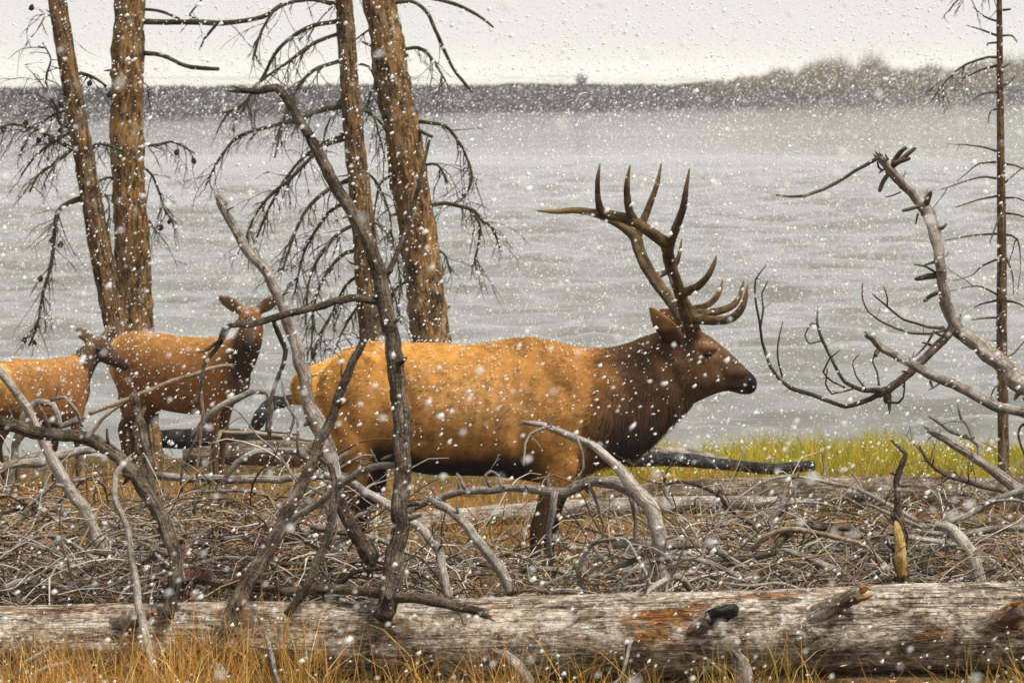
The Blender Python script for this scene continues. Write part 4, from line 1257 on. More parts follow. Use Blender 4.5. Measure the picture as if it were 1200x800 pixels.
bull = empty('bull_elk', bull_o)
tag(bull, 'big bull elk with tall branching antlers striding right along the lake shore', 'elk')
sec = [(353, 437, 455, .07), (357, 432, 480, .14), (365, 428, 503, .19), (378, 423, 522, .225), (396, 415, 538, .25), (414, 406, 545, .265), (436, 400, 546, .27), (475, 401, 551, .295), (510, 401, 556, .32), (545, 403.5, 557, .33), (580, 399, 558, .32),
       (612, 394.5, 562, .30), (640, 397, 566, .28), (665, 403, 562, .262), (690, 407, 551, .235), (714, 407, 538, .205), (736, 402, 532, .18), (752, 395, 525, .16), (770, 389, 510, .142), (786, 385, 494, .128), (800, 382, 482, .118), (815, 385, 472, .112),
       (829, 392, 465, .103), (842, 401.5, 460, .085), (854, 412, 458, .07), (867, 424, 461.5, .062), (876, 432.5, 462, .062), (882, 438.5, 460.5, .058), (885.5, 442.5, 457, .045), (887, 446, 453, .02)]
tm = MB()
rows = []
for px, t_, b_2, w in sec:
    a, b = BL(px, t_), BL(px, b_2)
    rows.append((a[0], a[2], b[2], w))
torso(tm, rows)
for sgn in (-1, 1):
    dx = 0 if sgn < 0 else 24
    # hind leg
    leg = [(402 + dx * .3, 455, .17, .10), (406 + dx * .4, 500, .165, .11), (413 + dx * .6, 540, .12, .085), (412 + dx, 570, .075, .06), (402 + dx, 598, .05, .042), (395 + dx, 617, .046, .038), (400 + dx, 640, .032, .030), (407 + dx, 666, .031, .03), (411 + dx, 678, .038, .034), (416 + dx, 688, .040, .037), (421 + dx, 697, .052, .046), (421 + dx, 699, .05, .044)]
    ell_tube(tm, [[BL(px, py)[0], sgn * (.15 if k < 2 else .155), BL(px, py)[2], a, b] for k, (px, py, a, b) in enumerate(leg)], (0, 1, 0))
    dx = 0 if sgn < 0 else 16
    leg = [(655, 450, .17, .08), (658, 500, .16, .10), (655, 540, .11, .08), (647 + dx * .5, 572, .07, .058), (636 + dx * .8, 600, .05, .045), (630 + dx, 618, .046, .044), (628 + dx, 642, .031, .030), (627 + dx, 666, .030, .030), (629 + dx, 678, .036, .034), (633 + dx, 688, .038, .036), (638 + dx, 697, .050, .045), (638 + dx, 699, .048, .043)]
    ell_tube(tm, [[BL(px, py)[0], sgn * .15, BL(px, py)[2], a, b] for px, py, a, b in leg], (0, 1, 0))
    # haunch and shoulder muscle
    for (px, py, rx, rz, ry, y0) in ((420, 462, .22, .26, .09, .175), (652, 475, .17, .28, .07, .185)):
        c = BL(px, py)
        th = np.linspace(-math.pi / 2, math.pi / 2, 12)
        rg = []
        for q in th:
            a = np.linspace(0, 2 * math.pi, 20, endpoint=False)
            rr = max(0.02, math.cos(q))
            rg.append(np.stack([c[0] + rx * rr * np.cos(a), sgn * y0 + ry * math.sin(q) + 0 * a, c[2] + rz * rr * np.sin(a)], -1))
        ring_loft(tm, rg)
    # cheek, brow, ear
    for (px, py, r3, yy) in ((820, 432, (.11, .05, .12), .075), (829, 406.5, (.055, .032, .022), .09), (826, 421, (.07, .025, .02), .092), (877, 447, (.035, .022, .03), .048), (858, 436, (.09, .02, .035), .058), (812, 389, (.05, .035, .05), .055)):
        c = BL(px, py)
        th = np.linspace(-math.pi / 2, math.pi / 2, 10); rg = []
        for q in th:
            a = np.linspace(0, 2 * math.pi, 16, endpoint=False); rr = max(0.03, math.cos(q))
            rg.append(np.stack([c[0] + r3[0] * rr * np.cos(a), sgn * yy + r3[1] * math.sin(q) + 0 * a, c[2] + r3[2] * rr * np.sin(a)], -1))
        ring_loft(tm, rg)
    if sgn < 0: ear = [(794, 397, .04, .03, .085), (785, 388, .058, .024, .13), (776, 378, .062, .018, .17), (768, 368, .046, .016, .20), (762, 360, .022, .014, .215), (759, 355, .010, .010, .22)]
    else: ear = [(802, 389, .035, .03, .09), (793, 380, .052, .022, .15), (784, 373, .05, .018, .21), (775, 368, .02, .012, .26)]
    ell_tube(tm, [[BL(px, py)[0], sgn * y_, BL(px, py)[2], a, b] for px, py, a, b, y_ in ear], (0.35, 0.9 * 1, 0.1), 14)
# short tail
ell_tube(tm, [[BL(px, py)[0], 0, BL(px, py)[2], a, b] for px, py, a, b in ((362, 438, .05, .05), (354, 446, .045, .05), (351, 462, .03, .035), (352, 474, .012, .015))], (0, 1, 0))
ppx = lambda p: 600 + (p[:, 0] + bull_o[0]) / BY * F            # photograph columns and rows of a body point
ppy = lambda p: HORIZON + (CAMH - (p[:, 2] + bull_o[2])) / BY * F
bme = remesh(tm, 0.0115, 3, lambda p: sstep(770, 740, ppx(p)) * sstep(585, 565, ppy(p)))
v, t, nn = mesh_np(bme)


def groove(p, pts, depth, width):
    """a fold of skin along a line of photograph columns and rows"""
    x, y = ppx(p), ppy(p)
    best = np.full(len(p), 1e9)
    for (ax, ay), (bx, by) in zip(pts[:-1], pts[1:]):
        L2 = (bx - ax) ** 2 + (by - ay) ** 2
        u = np.clip(((x - ax) * (bx - ax) + (y - ay) * (by - ay)) / L2, 0, 1)
        best = np.minimum(best, np.hypot(x - ax - u * (bx - ax), y - ay - u * (by - ay)))
    return depth * np.exp(-(best / width) ** 2)


dsp = -groove(v, [(630, 412), (612, 450), (606, 500), (618, 548)], .026, 11)
dsp -= groove(v, [(690, 425), (694, 470), (684, 530)], .022, 12)
dsp -= groove(v, [(452, 425), (478, 465), (474, 510), (455, 548)], .028, 13)
dsp -= groove(v, [(375, 470), (392, 510), (398, 550)], .016, 8)
dsp += groove(v, [(440, 410), (462, 418)], .018, 12) + groove(v, [(655, 430), (650, 480)], .014, 16) + groove(v, [(420, 455), (425, 510)], .014, 18)
dsp -= groove(v, [(772, 410), (790, 440), (806, 470)], .014, 9) + groove(v, [(840, 425), (850, 445)], .007, 5)
for xr in range(510, 600, 15):
    dsp -= groove(v, [(xr, 450), (xr - 10, 525)], .0016, 5)
dsp += 0.010 * fbm(v * 5.0, 3, 77)
v = v + nn * (dsp * sstep(870, 850, ppx(v)) * sstep(575, 555, ppy(v)) * (np.abs(nn[:, 1]) * 0.8 + 0.2))[:, None]
bme.vertices.foreach_set('co', v.astype(np.float32).ravel()); bme.update()
v, t, nn = mesh_np(bme)


def bull_col(p):
    x, y = ppx(p), ppy(p)
    n1 = fbm(p * 5, 3, 71); n2 = fbm(p * 14, 3, 72)
    c = np.tile(np.array((0.37, 0.168, 0.042)), (len(p), 1)) * (1 + 0.18 * n1)[:, None]
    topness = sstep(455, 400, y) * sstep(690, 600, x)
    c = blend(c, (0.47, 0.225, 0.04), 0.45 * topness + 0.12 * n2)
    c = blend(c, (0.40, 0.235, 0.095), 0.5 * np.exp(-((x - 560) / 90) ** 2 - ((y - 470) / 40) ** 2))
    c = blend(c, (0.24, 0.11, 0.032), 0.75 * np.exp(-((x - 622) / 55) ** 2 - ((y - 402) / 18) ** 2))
    c = blend(c, (0.60, 0.31, 0.05), sstep(408, 372, x + 0.55 * (y - 430) + 14 * n1) * sstep(505, 465, y))       # rump patch
    neck = sstep(668, 742, x + 26 * n1 - 0.10 * (y - 450))
    c = blend(c, (0.07, 0.032, 0.014), neck)
    mane = neck * sstep(445, 505, y + 14 * n1 - 0.10 * (x - 740))
    c = blend(c, (0.028, 0.019, 0.014), mane)
    face = sstep(786, 806, x)
    c = blend(c, (0.088, 0.046, 0.023), face)
    c = blend(c, (0.25, 0.125, 0.05), 0.8 * np.exp(-((x - 826) / 14) ** 2 - ((y - 408) / 10) ** 2))
    c = blend(c, (0.05, 0.03, 0.02), sstep(836, 872, x) * 0.85)
    c = blend(c, (0.012, 0.010, 0.010), sstep(872, 881, x) * sstep(463, 455, y))
    ml = 456 - 0.10 * (884 - x) + 1.2 * np.sin(x * 0.2)
    c = blend(c, (0.008, 0.006, 0.006), np.exp(-((y - ml) / 1.3) ** 2) * sstep(848, 854, x))
    c = blend(c, (0.006, 0.005, 0.005), np.exp(-((x - 879) / 3.0) ** 2 - ((y - 446) / 2.6) ** 2))
    c = blend(c, (0.20, 0.13, 0.08), 0.7 * np.exp(-((x - 866) / 9) ** 2 - ((y - 461) / 2.5) ** 2))
    c = blend(c, (0.03, 0.02, 0.014), 0.8 * np.exp(-((x - 806) / 9) ** 2 - ((y - 404) / 12) ** 2))
    c = blend(c, (0.19, 0.09, 0.036), 0.5 * np.exp(-((x - 824) / 16) ** 2 - ((y - 437) / 12) ** 2))
    c = blend(c, (0.3, 0.15, 0.06), 0.8 * sstep(796, 788, x) * sstep(388, 380, y) * sstep(752, 758, x))            # ears
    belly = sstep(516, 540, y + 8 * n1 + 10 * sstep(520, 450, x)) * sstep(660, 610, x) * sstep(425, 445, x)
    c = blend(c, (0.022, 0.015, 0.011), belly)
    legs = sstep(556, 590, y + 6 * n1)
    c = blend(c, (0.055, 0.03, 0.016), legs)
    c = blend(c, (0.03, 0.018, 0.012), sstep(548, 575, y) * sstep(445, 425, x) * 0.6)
    c = blend(c, (0.01, 0.009, 0.008), sstep(686, 690, y))
    return np.clip(c, 0.004, 0.9)


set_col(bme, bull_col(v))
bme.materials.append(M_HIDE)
bo = bpy.data.objects.new('body', bme); COL.objects.link(bo); bo.parent = bull


def bull_flow(p):
    x, y = ppx(p), ppy(p)
    f = np.zeros_like(p)
    mn = sstep(680, 740, x) * sstep(835, 815, x) * sstep(415, 470, y)
    f[:, 0] = -1 + 0.85 * mn; f[:, 2] = -0.35 - 0.4 * sstep(660, 720, x) * sstep(830, 800, x) - 0.4 * sstep(470, 540, y) - 1.2 * mn
    lg = sstep(560, 590, y); f[:, 0] *= 1 - 0.9 * lg; f[:, 2] -= lg
    return f


def bull_len(p):
    x, y = ppx(p), ppy(p)
    L = np.full(len(p), 0.034)
    L = L + 0.085 * sstep(690, 740, x) * sstep(825, 800, x) * sstep(430, 490, y) + 0.015 * sstep(680, 720, x) * sstep(800, 780, x)
    L = L + 0.03 * sstep(395, 365, x) * sstep(520, 480, y)
    L = L - 0.022 * sstep(795, 815, x)
    L = np.where((y < 394) & (np.abs(p[:, 1]) > 0.085) & (x > 750) & (x < 802), 0.009, L)
    L = np.where(x > 808, np.minimum(L, 0.008), L)
    L = L * (1 - 0.6 * sstep(570, 600, y)) * (1 - sstep(866, 876, x)) * (1 - sstep(680, 688, y))
    return L


fur(bull, v, t, nn, bull_col, 150000, bull_len, 0.0032, bull_flow)
# extra shag on throat and neck
tc_ = v[t].mean(1)
km = (ppx(tc_) > 690) & (ppx(tc_) < 815) & (ppy(tc_) > 415) & (ppy(tc_) < 545)
fur(bull, v, t[km], nn, bull_col, 14000, lambda p: 0.05 + 0.09 * sstep(440, 515, ppy(p)), 0.0045, bull_flow, 'mane')


def rest_flakes(root, v, t, nn, n, rmin, rmax):
    A = v[t[:, 0]]; B = v[t[:, 1]]; C = v[t[:, 2]]
    cr = np.cross(B - A, C - A); ar = np.linalg.norm(cr, axis=1)
    up = np.clip(cr[:, 2] / (ar + 1e-12) + 0.55, 0.02, 1.5)
    w = ar * up
    k = rng.choice(len(t), n, p=w / w.sum())
    p = (A[k] + B[k] + C[k]) / 3 + nn[t[k, 0]] * 0.012
    V, T = flakes(n, p[:, 0], p[:, 1], p[:, 2], rng.uniform(rmin, rmax, n))
    m = MB(); m.add(V, None, T)
    o = m.build('snow_specks', M_SNOW, root, origin=(0, 0, 0)); o.location = (0, 0, 0); o['kind'] = 'stuff'


def flakes(n, x, y, z, r):
    base = np.array([(1, 0, 0), (0, 1, 0), (-1, 0, 0), (0, -1, 0), (0, 0, 1), (0, 0, -1)], float)
    tri = np.array([(0, 1, 4), (1, 2, 4), (2, 3, 4), (3, 0, 4), (1, 0, 5), (2, 1, 5), (3, 2, 5), (0, 3, 5)])
    V = base[None] * rng.uniform(0.55, 1.2, (n, 6, 1)) + rng.normal(0, 0.18, (n, 6, 3))
    V[:, :, 0] *= rng.uniform(0.8, 1.4, (n, 1))
    V = V * r[:, None, None]
    V[:, :, 0] += V[:, :, 2] * 0.5                       # flakes drift as they fall
    V += np.stack([x, y, z], -1)[:, None]
    T = tri[None] + (np.arange(n) * 6)[:, None, None]
    return V.reshape(-1, 3), T.reshape(-1, 3)


rest_flakes(bull, v, t, nn, 1300, 0.0025, 0.006)


def eye(root, c, r=0.021):
    m = MB(); rg = []
    for q in np.linspace(-math.pi / 2, math.pi / 2, 9):
        a = np.linspace(0, 2 * math.pi, 14, endpoint=False); rr = max(0.02, math.cos(q))
        rg.append(np.stack([c[0] + 1.25 * r * rr * np.cos(a), c[1] + r * 0.8 * math.sin(q) + 0 * a, c[2] + r * 0.8 * rr * np.sin(a)], -1))
    ring_loft(m, rg)
    o = m.build('eye', M_EYE, root, origin=(0, 0, 0)); o.location = (0, 0, 0)


for sgn in (-1, 1):
    c = BL(828, 413); eye(bull, (c[0], sgn * 0.112, c[2]))


# antlers: pixel paths with a sideways distance that carries the spread
def antler(beam, tines):
    m = MB()
    def run(path, sides=12):
        P = [[*(BL(x, y, d)), w * 0.5 * (BY + d) / F] for x, y, w, d in path]
        R = catmull(np.array(P), 0.015)
        tube(m, R[:, :3], np.maximum(R[:, 3] * 0.93, 0.003), sides, 0.10, 14)
        k = np.repeat(sstep(0.6, 1.0, np.linspace(0, 1, len(R))) * 0.7, sides)
        m.attr['Col'][-1][:len(k), :3] = k[:, None]
    run(beam, 14)
    o = m.build('antler', M_ANTLER, bull, origin=(0, 0, 0)); o.location = (0, 0, 0)
    for tn in tines:
        m = MB(); run(tn, 10)
        k = m.build('tine', M_ANTLER, o, origin=(0, 0, 0)); k.location = (0, 0, 0)


antler([(812, 386, 20, -.06), (809, 377, 22, -.07), (800, 354, 17, -.14), (795, 338, 15, -.20), (788, 319, 15, -.27), (783, 299, 15, -.34), (781, 287, 16, -.38), (773, 280, 15, -.41), (757, 268, 14, -.44), (739, 258, 14, -.45), (716, 252, 13, -.44), (695, 249, 10, -.42), (675, 246.5, 8, -.40), (651, 248, 6, -.37), (630, 247, 2.5, -.34)],
       [[(806, 372, 13, -.08), (820, 374, 13, -.12), (840, 375.5, 12, -.17), (857, 373, 11, -.20), (869, 362, 9, -.22), (874, 347, 6, -.23), (876, 334, 2, -.23)],
        [(797, 344, 12, -.18), (806, 341, 12, -.24), (818, 335, 10, -.30), (829, 324, 8, -.34), (836, 311, 6, -.36), (839.5, 300, 2, -.37)],
        [(783, 293, 14, -.36), (787, 280, 13, -.40), (793, 265, 11, -.44), (800, 245, 9, -.48), (804, 222, 6.5, -.50), (808, 198, 2, -.52)],
        [(744, 260, 13, -.45), (738, 249, 11, -.47), (735, 232, 9, -.50), (735, 213, 7, -.52), (738.5, 194, 2, -.53)],
        [(708, 252, 11, -.44), (703, 243, 10, -.45), (700.5, 229, 7.5, -.47), (700.5, 211, 6, -.49), (703, 192, 2, -.50)]])
antler([(808, 384, 19, .06), (803, 374, 19, .08), (787, 354, 15, .15), (771, 333, 15, .24), (757, 311, 15, .33), (748, 290, 15, .40), (744, 277, 15, .43), (731, 266, 12, .45), (716, 258, 10, .45), (700, 252, 8, .43), (682, 249, 5, .41), (668, 248, 2.5, .40)],
       [[(806, 371, 11, .08), (822, 367, 11, .13), (840, 365, 10, .18), (857, 359, 9, .22), (866, 349, 7, .24), (869, 339, 5, .25), (871.5, 329, 2, .25)],
        [(800, 364, 9, .10), (812, 362, 9, .17), (826, 359, 9, .22), (837, 351, 8, .25), (843, 342, 6, .27), (847, 328, 2, .28)],
        [(764, 323, 9, .28), (776, 321, 8, .30), (788, 314, 7, .33), (795, 302, 6, .36), (799, 280, 2, .38)],
        [(746, 282, 12, .42), (752, 264, 11, .45), (759, 246, 9, .48), (767, 225, 7, .50), (771, 212, 6, .52), (775, 192, 2, .53)],
        [(706, 256, 7, .44), (701, 244, 6, .46), (700, 228, 4, .48), (701, 214, 1.5, .49)]])


# ---- cow elk
def cow(label, loc, yaw, S, neck, head, ears, eye_y, colf_seed, fur_n=45000, headc=(0.15, 0.068, 0.026), neckc=(0.10, 0.048, 0.02)):
    """loc: world ground point below the barrel; yaw: heading (0 = to the right); neck rows and head rows in local metres"""
    root = empty('cow_elk', loc)
    tag(root, label, 'elk', None)
    tm = MB()
    sec = [(-.70, 1.10, 1.02, .03), (-.67, 1.15, .93, .10), (-.60, 1.20, .80, .165), (-.50, 1.235, .71, .20), (-.36, 1.25, .665, .215), (-.18, 1.235, .61, .235), (0, 1.22, .585, .245), (.18, 1.215, .58, .235), (.34, 1.225, .60, .205), (.46, 1.205, .65, .17), (.56, 1.15, .71, .125), (.63, 1.06, .79, .07), (.65, .98, .86, .03)]
    torso(tm, sec)
    for sgn in (-1, 1):
        o_ = 0.05 * sgn
        hl = [(-.42, 1.02, .17, .08), (-.41, .88, .165, .09), (-.36, .74, .12, .08), (-.38, .60, .07, .055), (-.45, .49, .046, .038), (-.475, .43, .040, .034), (-.455, .32, .028, .026), (-.43, .17, .026, .026), (-.415, .11, .031, .030), (-.40, .06, .032, .031), (-.38, .02, .043, .038), (-.38, .0, .042, .037)]
        ell_tube(tm, [[x + o_ * (1 - z), sgn * .125, z, a, b] for x, z, a, b in hl], (0, 1, 0), 14)
        fl = [(.36, .98, .14, .07), (.36, .80, .13, .08), (.36, .66, .09, .065), (.36, .54, .058, .048), (.365, .43, .042, .038), (.365, .38, .038, .036), (.36, .28, .026, .025), (.36, .16, .026, .026), (.365, .10, .031, .029), (.375, .05, .032, .031), (.385, .02, .042, .037), (.385, .0, .041, .036)]
        ell_tube(tm, [[x - o_ * (1 - z), sgn * .115, z, a, b] for x, z, a, b in fl], (0, 1, 0), 14)
    ell_tube(tm, neck, (0.0, 1, 0.0) if abs(neck[-1][1]) < 0.05 else (neck[-1][1] * -1.2 + 0.2, 1.0, 0), 22)
    # head: rows (distance along, drop, half height, half width)
    hp, hd = np.array(head[0], float), np.array(head[1], float); hd /= np.linalg.norm(hd)
    hs = np.cross((0, 0, 1), hd); hs /= np.linalg.norm(hs)
    hu = np.cross(hd, hs)
    prof = [(-.08, .0, .055, .06), (-.04, .005, .09, .085), (.03, .0, .105, .098), (.09, -.01, .10, .098), (.16, -.022, .085, .082), (.23, -.03, .068, .062), (.30, -.035, .055, .050), (.36, -.038, .050, .050), (.40, -.042, .042, .046), (.42, -.045, .02, .025)]
    ell_tube(tm, [[*(hp + hd * a + hu * b), c, d] for a, b, c, d in prof], hs, 20)
    for sgn in (-1, 1):
        e0 = hp + hd * -.02 + hu * .06 + hs * sgn * .06
        ed = hs * sgn * ears[0] + hu * ears[1] + hd * ears[2]; ed /= np.linalg.norm(ed)
        sd = hd - ed * hd.dot(ed)
        ell_tube(tm, [[*(e0 + ed * a), b, c] for a, b, c in ((0, .03, .028), (.05, .052, .024), (.11, .064, .018), (.17, .052, .016), (.215, .028, .014), (.24, .012, .010))], sd, 14)
    ell_tube(tm, [[-.68, 0, 1.12, .035, .035], [-.715, 0, 1.06, .03, .03], [-.715, 0, .98, .02, .022], [-.71, 0, .94, .008, .01]], (0, 1, 0), 12)
    for a in tm.v: a *= S
    me = remesh(tm, 0.0125, 4)
    v, t, nn = mesh_np(me)
    hp, = (hp * S,)

    def colf(p):
        q = p / S
        n1 = fbm(p * 5, 3, 80 + colf_seed)
        c = np.tile(np.array((0.225, 0.10, 0.03)), (len(p), 1)) * (1 + 0.2 * n1)[:, None]
        c = blend(c, (0.34, 0.165, 0.04), sstep(1.05, 1.22, q[:, 2]) * 0.6)
        c = blend(c, (0.56, 0.30, 0.075), sstep(-.52, -.62, q[:, 0] + 0.05 * n1) * sstep(.72, .86, q[:, 2]))
        dn = np.min(np.linalg.norm(q[:, None, :] - np.array(neck)[None, :, :3], axis=2), 1)
        nk = sstep(.50, .60, q[:, 0] + 0.04 * n1)
        c = blend(c, neckc, nk)
        thr = sstep(.54, .62, q[:, 0]) * sstep(1.24, 1.12, q[:, 2] + .05 * n1) * sstep(.80, .9, q[:, 2])
        c = blend(c, (0.035, 0.022, 0.015), thr * 0.9)
        dh = (q - hp / S) @ hd
        lat = np.abs((q - hp / S) @ hs); upc = (q - hp / S) @ hu
        isH = (np.linalg.norm(q - (hp / S + hd * .14), axis=1) < .36) & (upc > -.14) & (dh > -.15) & (q[:, 0] > .5)
        c = np.where(isH[:, None], blend(c, headc, np.ones(len(p))), c)
        c = np.where(isH[:, None], blend(c, (0.045, 0.026, 0.016), 0.85 * sstep(.06, .14, dh) * sstep(.075, .03, lat)), c)
        c = np.where(isH[:, None], blend(c, np.array(headc) * 1.9, 0.8 * sstep(.04, -.02, dh) * sstep(.02, .06, upc)), c)
        c = np.where(isH[:, None], blend(c, (0.02, 0.014, 0.012), sstep(.27, .36, dh)), c)
        er = isH & (lat > .105) & (upc > 0.03) & (dh < .06)
        c = np.where(er[:, None], blend(c, (0.16, 0.10, 0.055), np.ones(len(p))), c)
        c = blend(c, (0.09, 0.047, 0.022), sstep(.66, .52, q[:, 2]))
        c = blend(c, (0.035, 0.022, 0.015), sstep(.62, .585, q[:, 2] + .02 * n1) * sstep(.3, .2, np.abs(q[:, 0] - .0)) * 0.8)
        c = blend(c, (0.012, 0.01, 0.009), sstep(.055, .04, q[:, 2]))
        return np.clip(c, 0.004, 0.9)

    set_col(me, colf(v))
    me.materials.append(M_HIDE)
    bo = bpy.data.objects.new('body', me); COL.objects.link(bo); bo.parent = root

    def flow(p):
        f = np.zeros_like(p); f[:, 0] = -1; f[:, 2] = -0.5 - 1.2 * sstep(.75, .6, p[:, 2] / S)
        return f

    def lenf(p):
        q = p / S
        L = np.full(len(p), 0.03) + 0.02 * sstep(.5, .58, q[:, 0]) * sstep(1.25, 1.1, q[:, 2])
        L = L * (1 - 0.6 * sstep(.6, .5, q[:, 2])) * (1 - sstep(.06, .05, q[:, 2]))
        near_head = np.linalg.norm(q - (hp / S + hd * .14), axis=1) < .3
        return np.where(near_head, 0.011, L)

    fur(root, v, t, nn, colf, fur_n, lenf, 0.0042, flow)
    for sgn in (-1, 1):
        c = hp + (hd * .10 + hu * .028 + hs * sgn * (eye_y + .006)) * S
        m = MB(); rg = []
        for q in np.linspace(-math.pi / 2, math.pi / 2, 8):
            a = np.linspace(0, 2 * math.pi, 12, endpoint=False); rr = max(0.02, math.cos(q))
            rg.append(np.stack([c[0] + .02 * rr * np.cos(a), c[1] + .02 * math.sin(q) + 0 * a, c[2] + .02 * rr * np.sin(a)], -1))
        ring_loft(m, rg)
        o = m.build('eye', M_EYE, root, origin=(0, 0, 0)); o.location = (0, 0, 0)
    rest_flakes(root, v, t, nn, 450, 0.003, 0.0065)
    root.rotation_euler = (0, 0, yaw)
    return root


# standing cow, head turned to the lens
CY = 30.7
c0 = at(213, 560, CY); yawA = math.radians(-28)
cs, sn = math.cos(-yawA), math.sin(-yawA)
wd = np.array((0.02, -1.0, -0.45))                       # where the head points, in world terms
hdl = (cs * wd[0] - sn * wd[1], sn * wd[0] + cs * wd[1], wd[2])
cow('cow elk standing broadside with head turned to the viewer and ears out', (c0[0], CY, gz1(c0[0], CY)), yawA, 1.02,
    [[.40, 0, .95, .20, .15], [.52, 0, 1.04, .19, .135], [.62, -.01, 1.14, .15, .11], [.69, -.03, 1.25, .12, .095], [.72, -.05, 1.34, .10, .085], [.72, -.07, 1.38, .08, .075]],
    ((.715, -.07, 1.385), hdl), (1.0, .78, .0), .088, 1)
# cow walking away behind it, head up beside the slim trunk
CBY = 29.6
c1 = at(48, 570, CBY); yawB = math.radians(56)
wd = np.array((0.78, -0.55, -0.35)); cs, sn = math.cos(-yawB), math.sin(-yawB)
hdl = (cs * wd[0] - sn * wd[1], sn * wd[0] + cs * wd[1], wd[2])
cow('smaller cow elk with pale rump facing right, head before the slim leaning trunk', (c1[0] , CBY, gz1(c1[0], CBY)), yawB, 0.86,
    [[.40, 0, .95, .20, .15], [.52, 0, 1.05, .18, .125], [.62, 0, 1.14, .15, .105], [.70, -.01, 1.21, .125, .09], [.77, -.02, 1.27, .105, .085], [.82, -.02, 1.28, .08, .075]],
    ((.80, -.02, 1.285), hdl), (1.0, .55, -.35), .088, 5, 35000, (0.06, 0.034, 0.02), (0.06, 0.033, 0.018))

# ------------------------------------------------------------------ brush: dead branches strewn behind the log
def brush_path(x, y, z, L, az, arch, n=9):
    d = np.array((math.cos(az), math.sin(az) * 0.6, arch))
    d /= np.linalg.norm(d)
    p = [np.array((x, y, z))]
    curl = rng.normal(0, 0.09)
    for k in range(n):
        c, s = math.cos(curl), math.sin(curl)
        d = np.array((d[0] * c - d[1] * s, d[0] * s + d[1] * c, d[2]))
        d = d + rng.normal(0, 0.2, 3) + np.array((0, 0, -arch * 0.32))
        d /= np.linalg.norm(d)
        q = p[-1] + d * L / n
        g = gz1(q[0], q[1]) + 0.02
        if q[2] < g:
            q[2] = g; d[2] = abs(d[2]) * 0.3
        p.append(q)
    return np.array(p)


def brush_spot(big=False):
    while True:
        Y = 17.75 + 6.5 * rng.random() ** 2.0
        px = rng.uniform(-90, 1290)
        # open grassy gap under the bull, thick piles left and right
        dens = 1.0 if (px < 410 or px > 790) else (0.55 if Y < 19.3 else 0.14)
        if Y > 21.5: dens *= 0.5
        if rng.random() < dens: return (px - 600) / F * Y, Y, px


def pile_h(px, Y):
    h = 0.62 * math.exp(-((Y - 18.9) / 1.6) ** 2)
    if px < 410: h *= 1.15
    elif px > 790: h *= 0.85
    else: h *= 0.6
    return h


mats = [(M_GREY, 'grey'), (M_PALE, 'pale'), (M_BROWN, 'dark brown'), (M_TAN, 'tan'), (M_GREY, 'grey'), (M_TWIG, 'dark'), (M_PALE, 'pale')]
for k in range(290):
    x, y, px = brush_spot()
    hgt = pile_h(px, y)
    pts = catmull(brush_path(x, y, gz1(x, y) + rng.uniform(0.0, hgt), rng.uniform(0.5, 1.5), rng.choice([0, math.pi]) + rng.normal(0, 0.6), rng.uniform(-0.2, 1.0)), 0.03)
    r = rng.uniform(0.005, 0.019)
    m = MB()
    rad = np.linspace(r, r * 0.35, len(pts))
    tube(m, pts, rad, 7, 0.18, 10, blunt=True)
    knots(m, pts, rad, 3, (0.01, 0.03), (0.2, 0.4))
    twigs_on(m, pts, rad, 6, (0.08, 0.4), r * 0.45, 0.1, sub=1)
    mt, cn = mats[k % len(mats)]
    o = m.build('fallen_branch', mt, None, origin=pts[int(np.argmin(pts[:, 2]))])
    size = 'thick' if r > 0.012 else 'slim'
    reg = 'in the brush pile below the cow elk' if px < 410 else ('in the grassy gap under the bull elk' if px < 790 else 'in the brush pile before the brown bank log')
    tag(o, f'{size} {cn} dead branch {reg}', 'branch', f'{size} {cn} branches {reg}')

m = MB()
CB = np.array([(0.25, 0.19, 0.135), (0.40, 0.33, 0.26), (0.16, 0.105, 0.06), (0.085, 0.055, 0.034), (0.22, 0.135, 0.06), (0.32, 0.19, 0.09), (0.52, 0.46, 0.39), (0.46, 0.42, 0.37), (0.36, 0.32, 0.28), (0.04, 0.027, 0.018), (0.06, 0.04, 0.026)])
for k in range(6800):
    x, y, px = brush_spot()
    hgt = pile_h(px, y)
    pts = brush_path(x, y, gz1(x, y) + rng.uniform(0.0, 1.0) ** 1.3 * hgt, rng.uniform(0.2, 0.9), rng.uniform(0, 2 * math.pi), rng.uniform(-0.3, 1.0), 7)
    r = rng.uniform(0.0018, 0.0075)
    c = CB[rng.integers(len(CB))] * rng.uniform(0.7, 1.15)
    m.twig(pts, r, r * 0.4, (*c, 1))
tag(m.build('brush_twigs', M_STICK), 'dense tangle of fine dead twigs covering the ground behind the big log', 'brush', kind='stuff')

# chips and leaf litter
n = 9000
X, Y = scatter(n, 15.8, 24, -80, 1280)
Zg = gz(X, Y) + 0.006
a = rng.uniform(0, 6.28, n)
d = np.stack([np.cos(a), np.sin(a), rng.normal(0, 0.25, n)], -1)
f2 = np.stack([-np.sin(a), np.cos(a), rng.normal(0, 0.3, n)], -1)
m = MB()
blades(m, np.stack([X, Y, Zg], -1), d, rng.uniform(0.02, 0.10, n), rng.uniform(0.006, 0.02, n), np.tile((0, 0, 0.1), (n, 1)), pick([(0.28, 0.19, 0.1), (0.18, 0.1, 0.05), (0.38, 0.3, 0.22), (0.08, 0.05, 0.03), (0.34, 0.17, 0.05)], n), 2, face=f2)
tag(m.build('bark_litter', M_GRASS), 'bark chips and dead leaves scattered over the ground by the log', 'litter', kind='stuff')

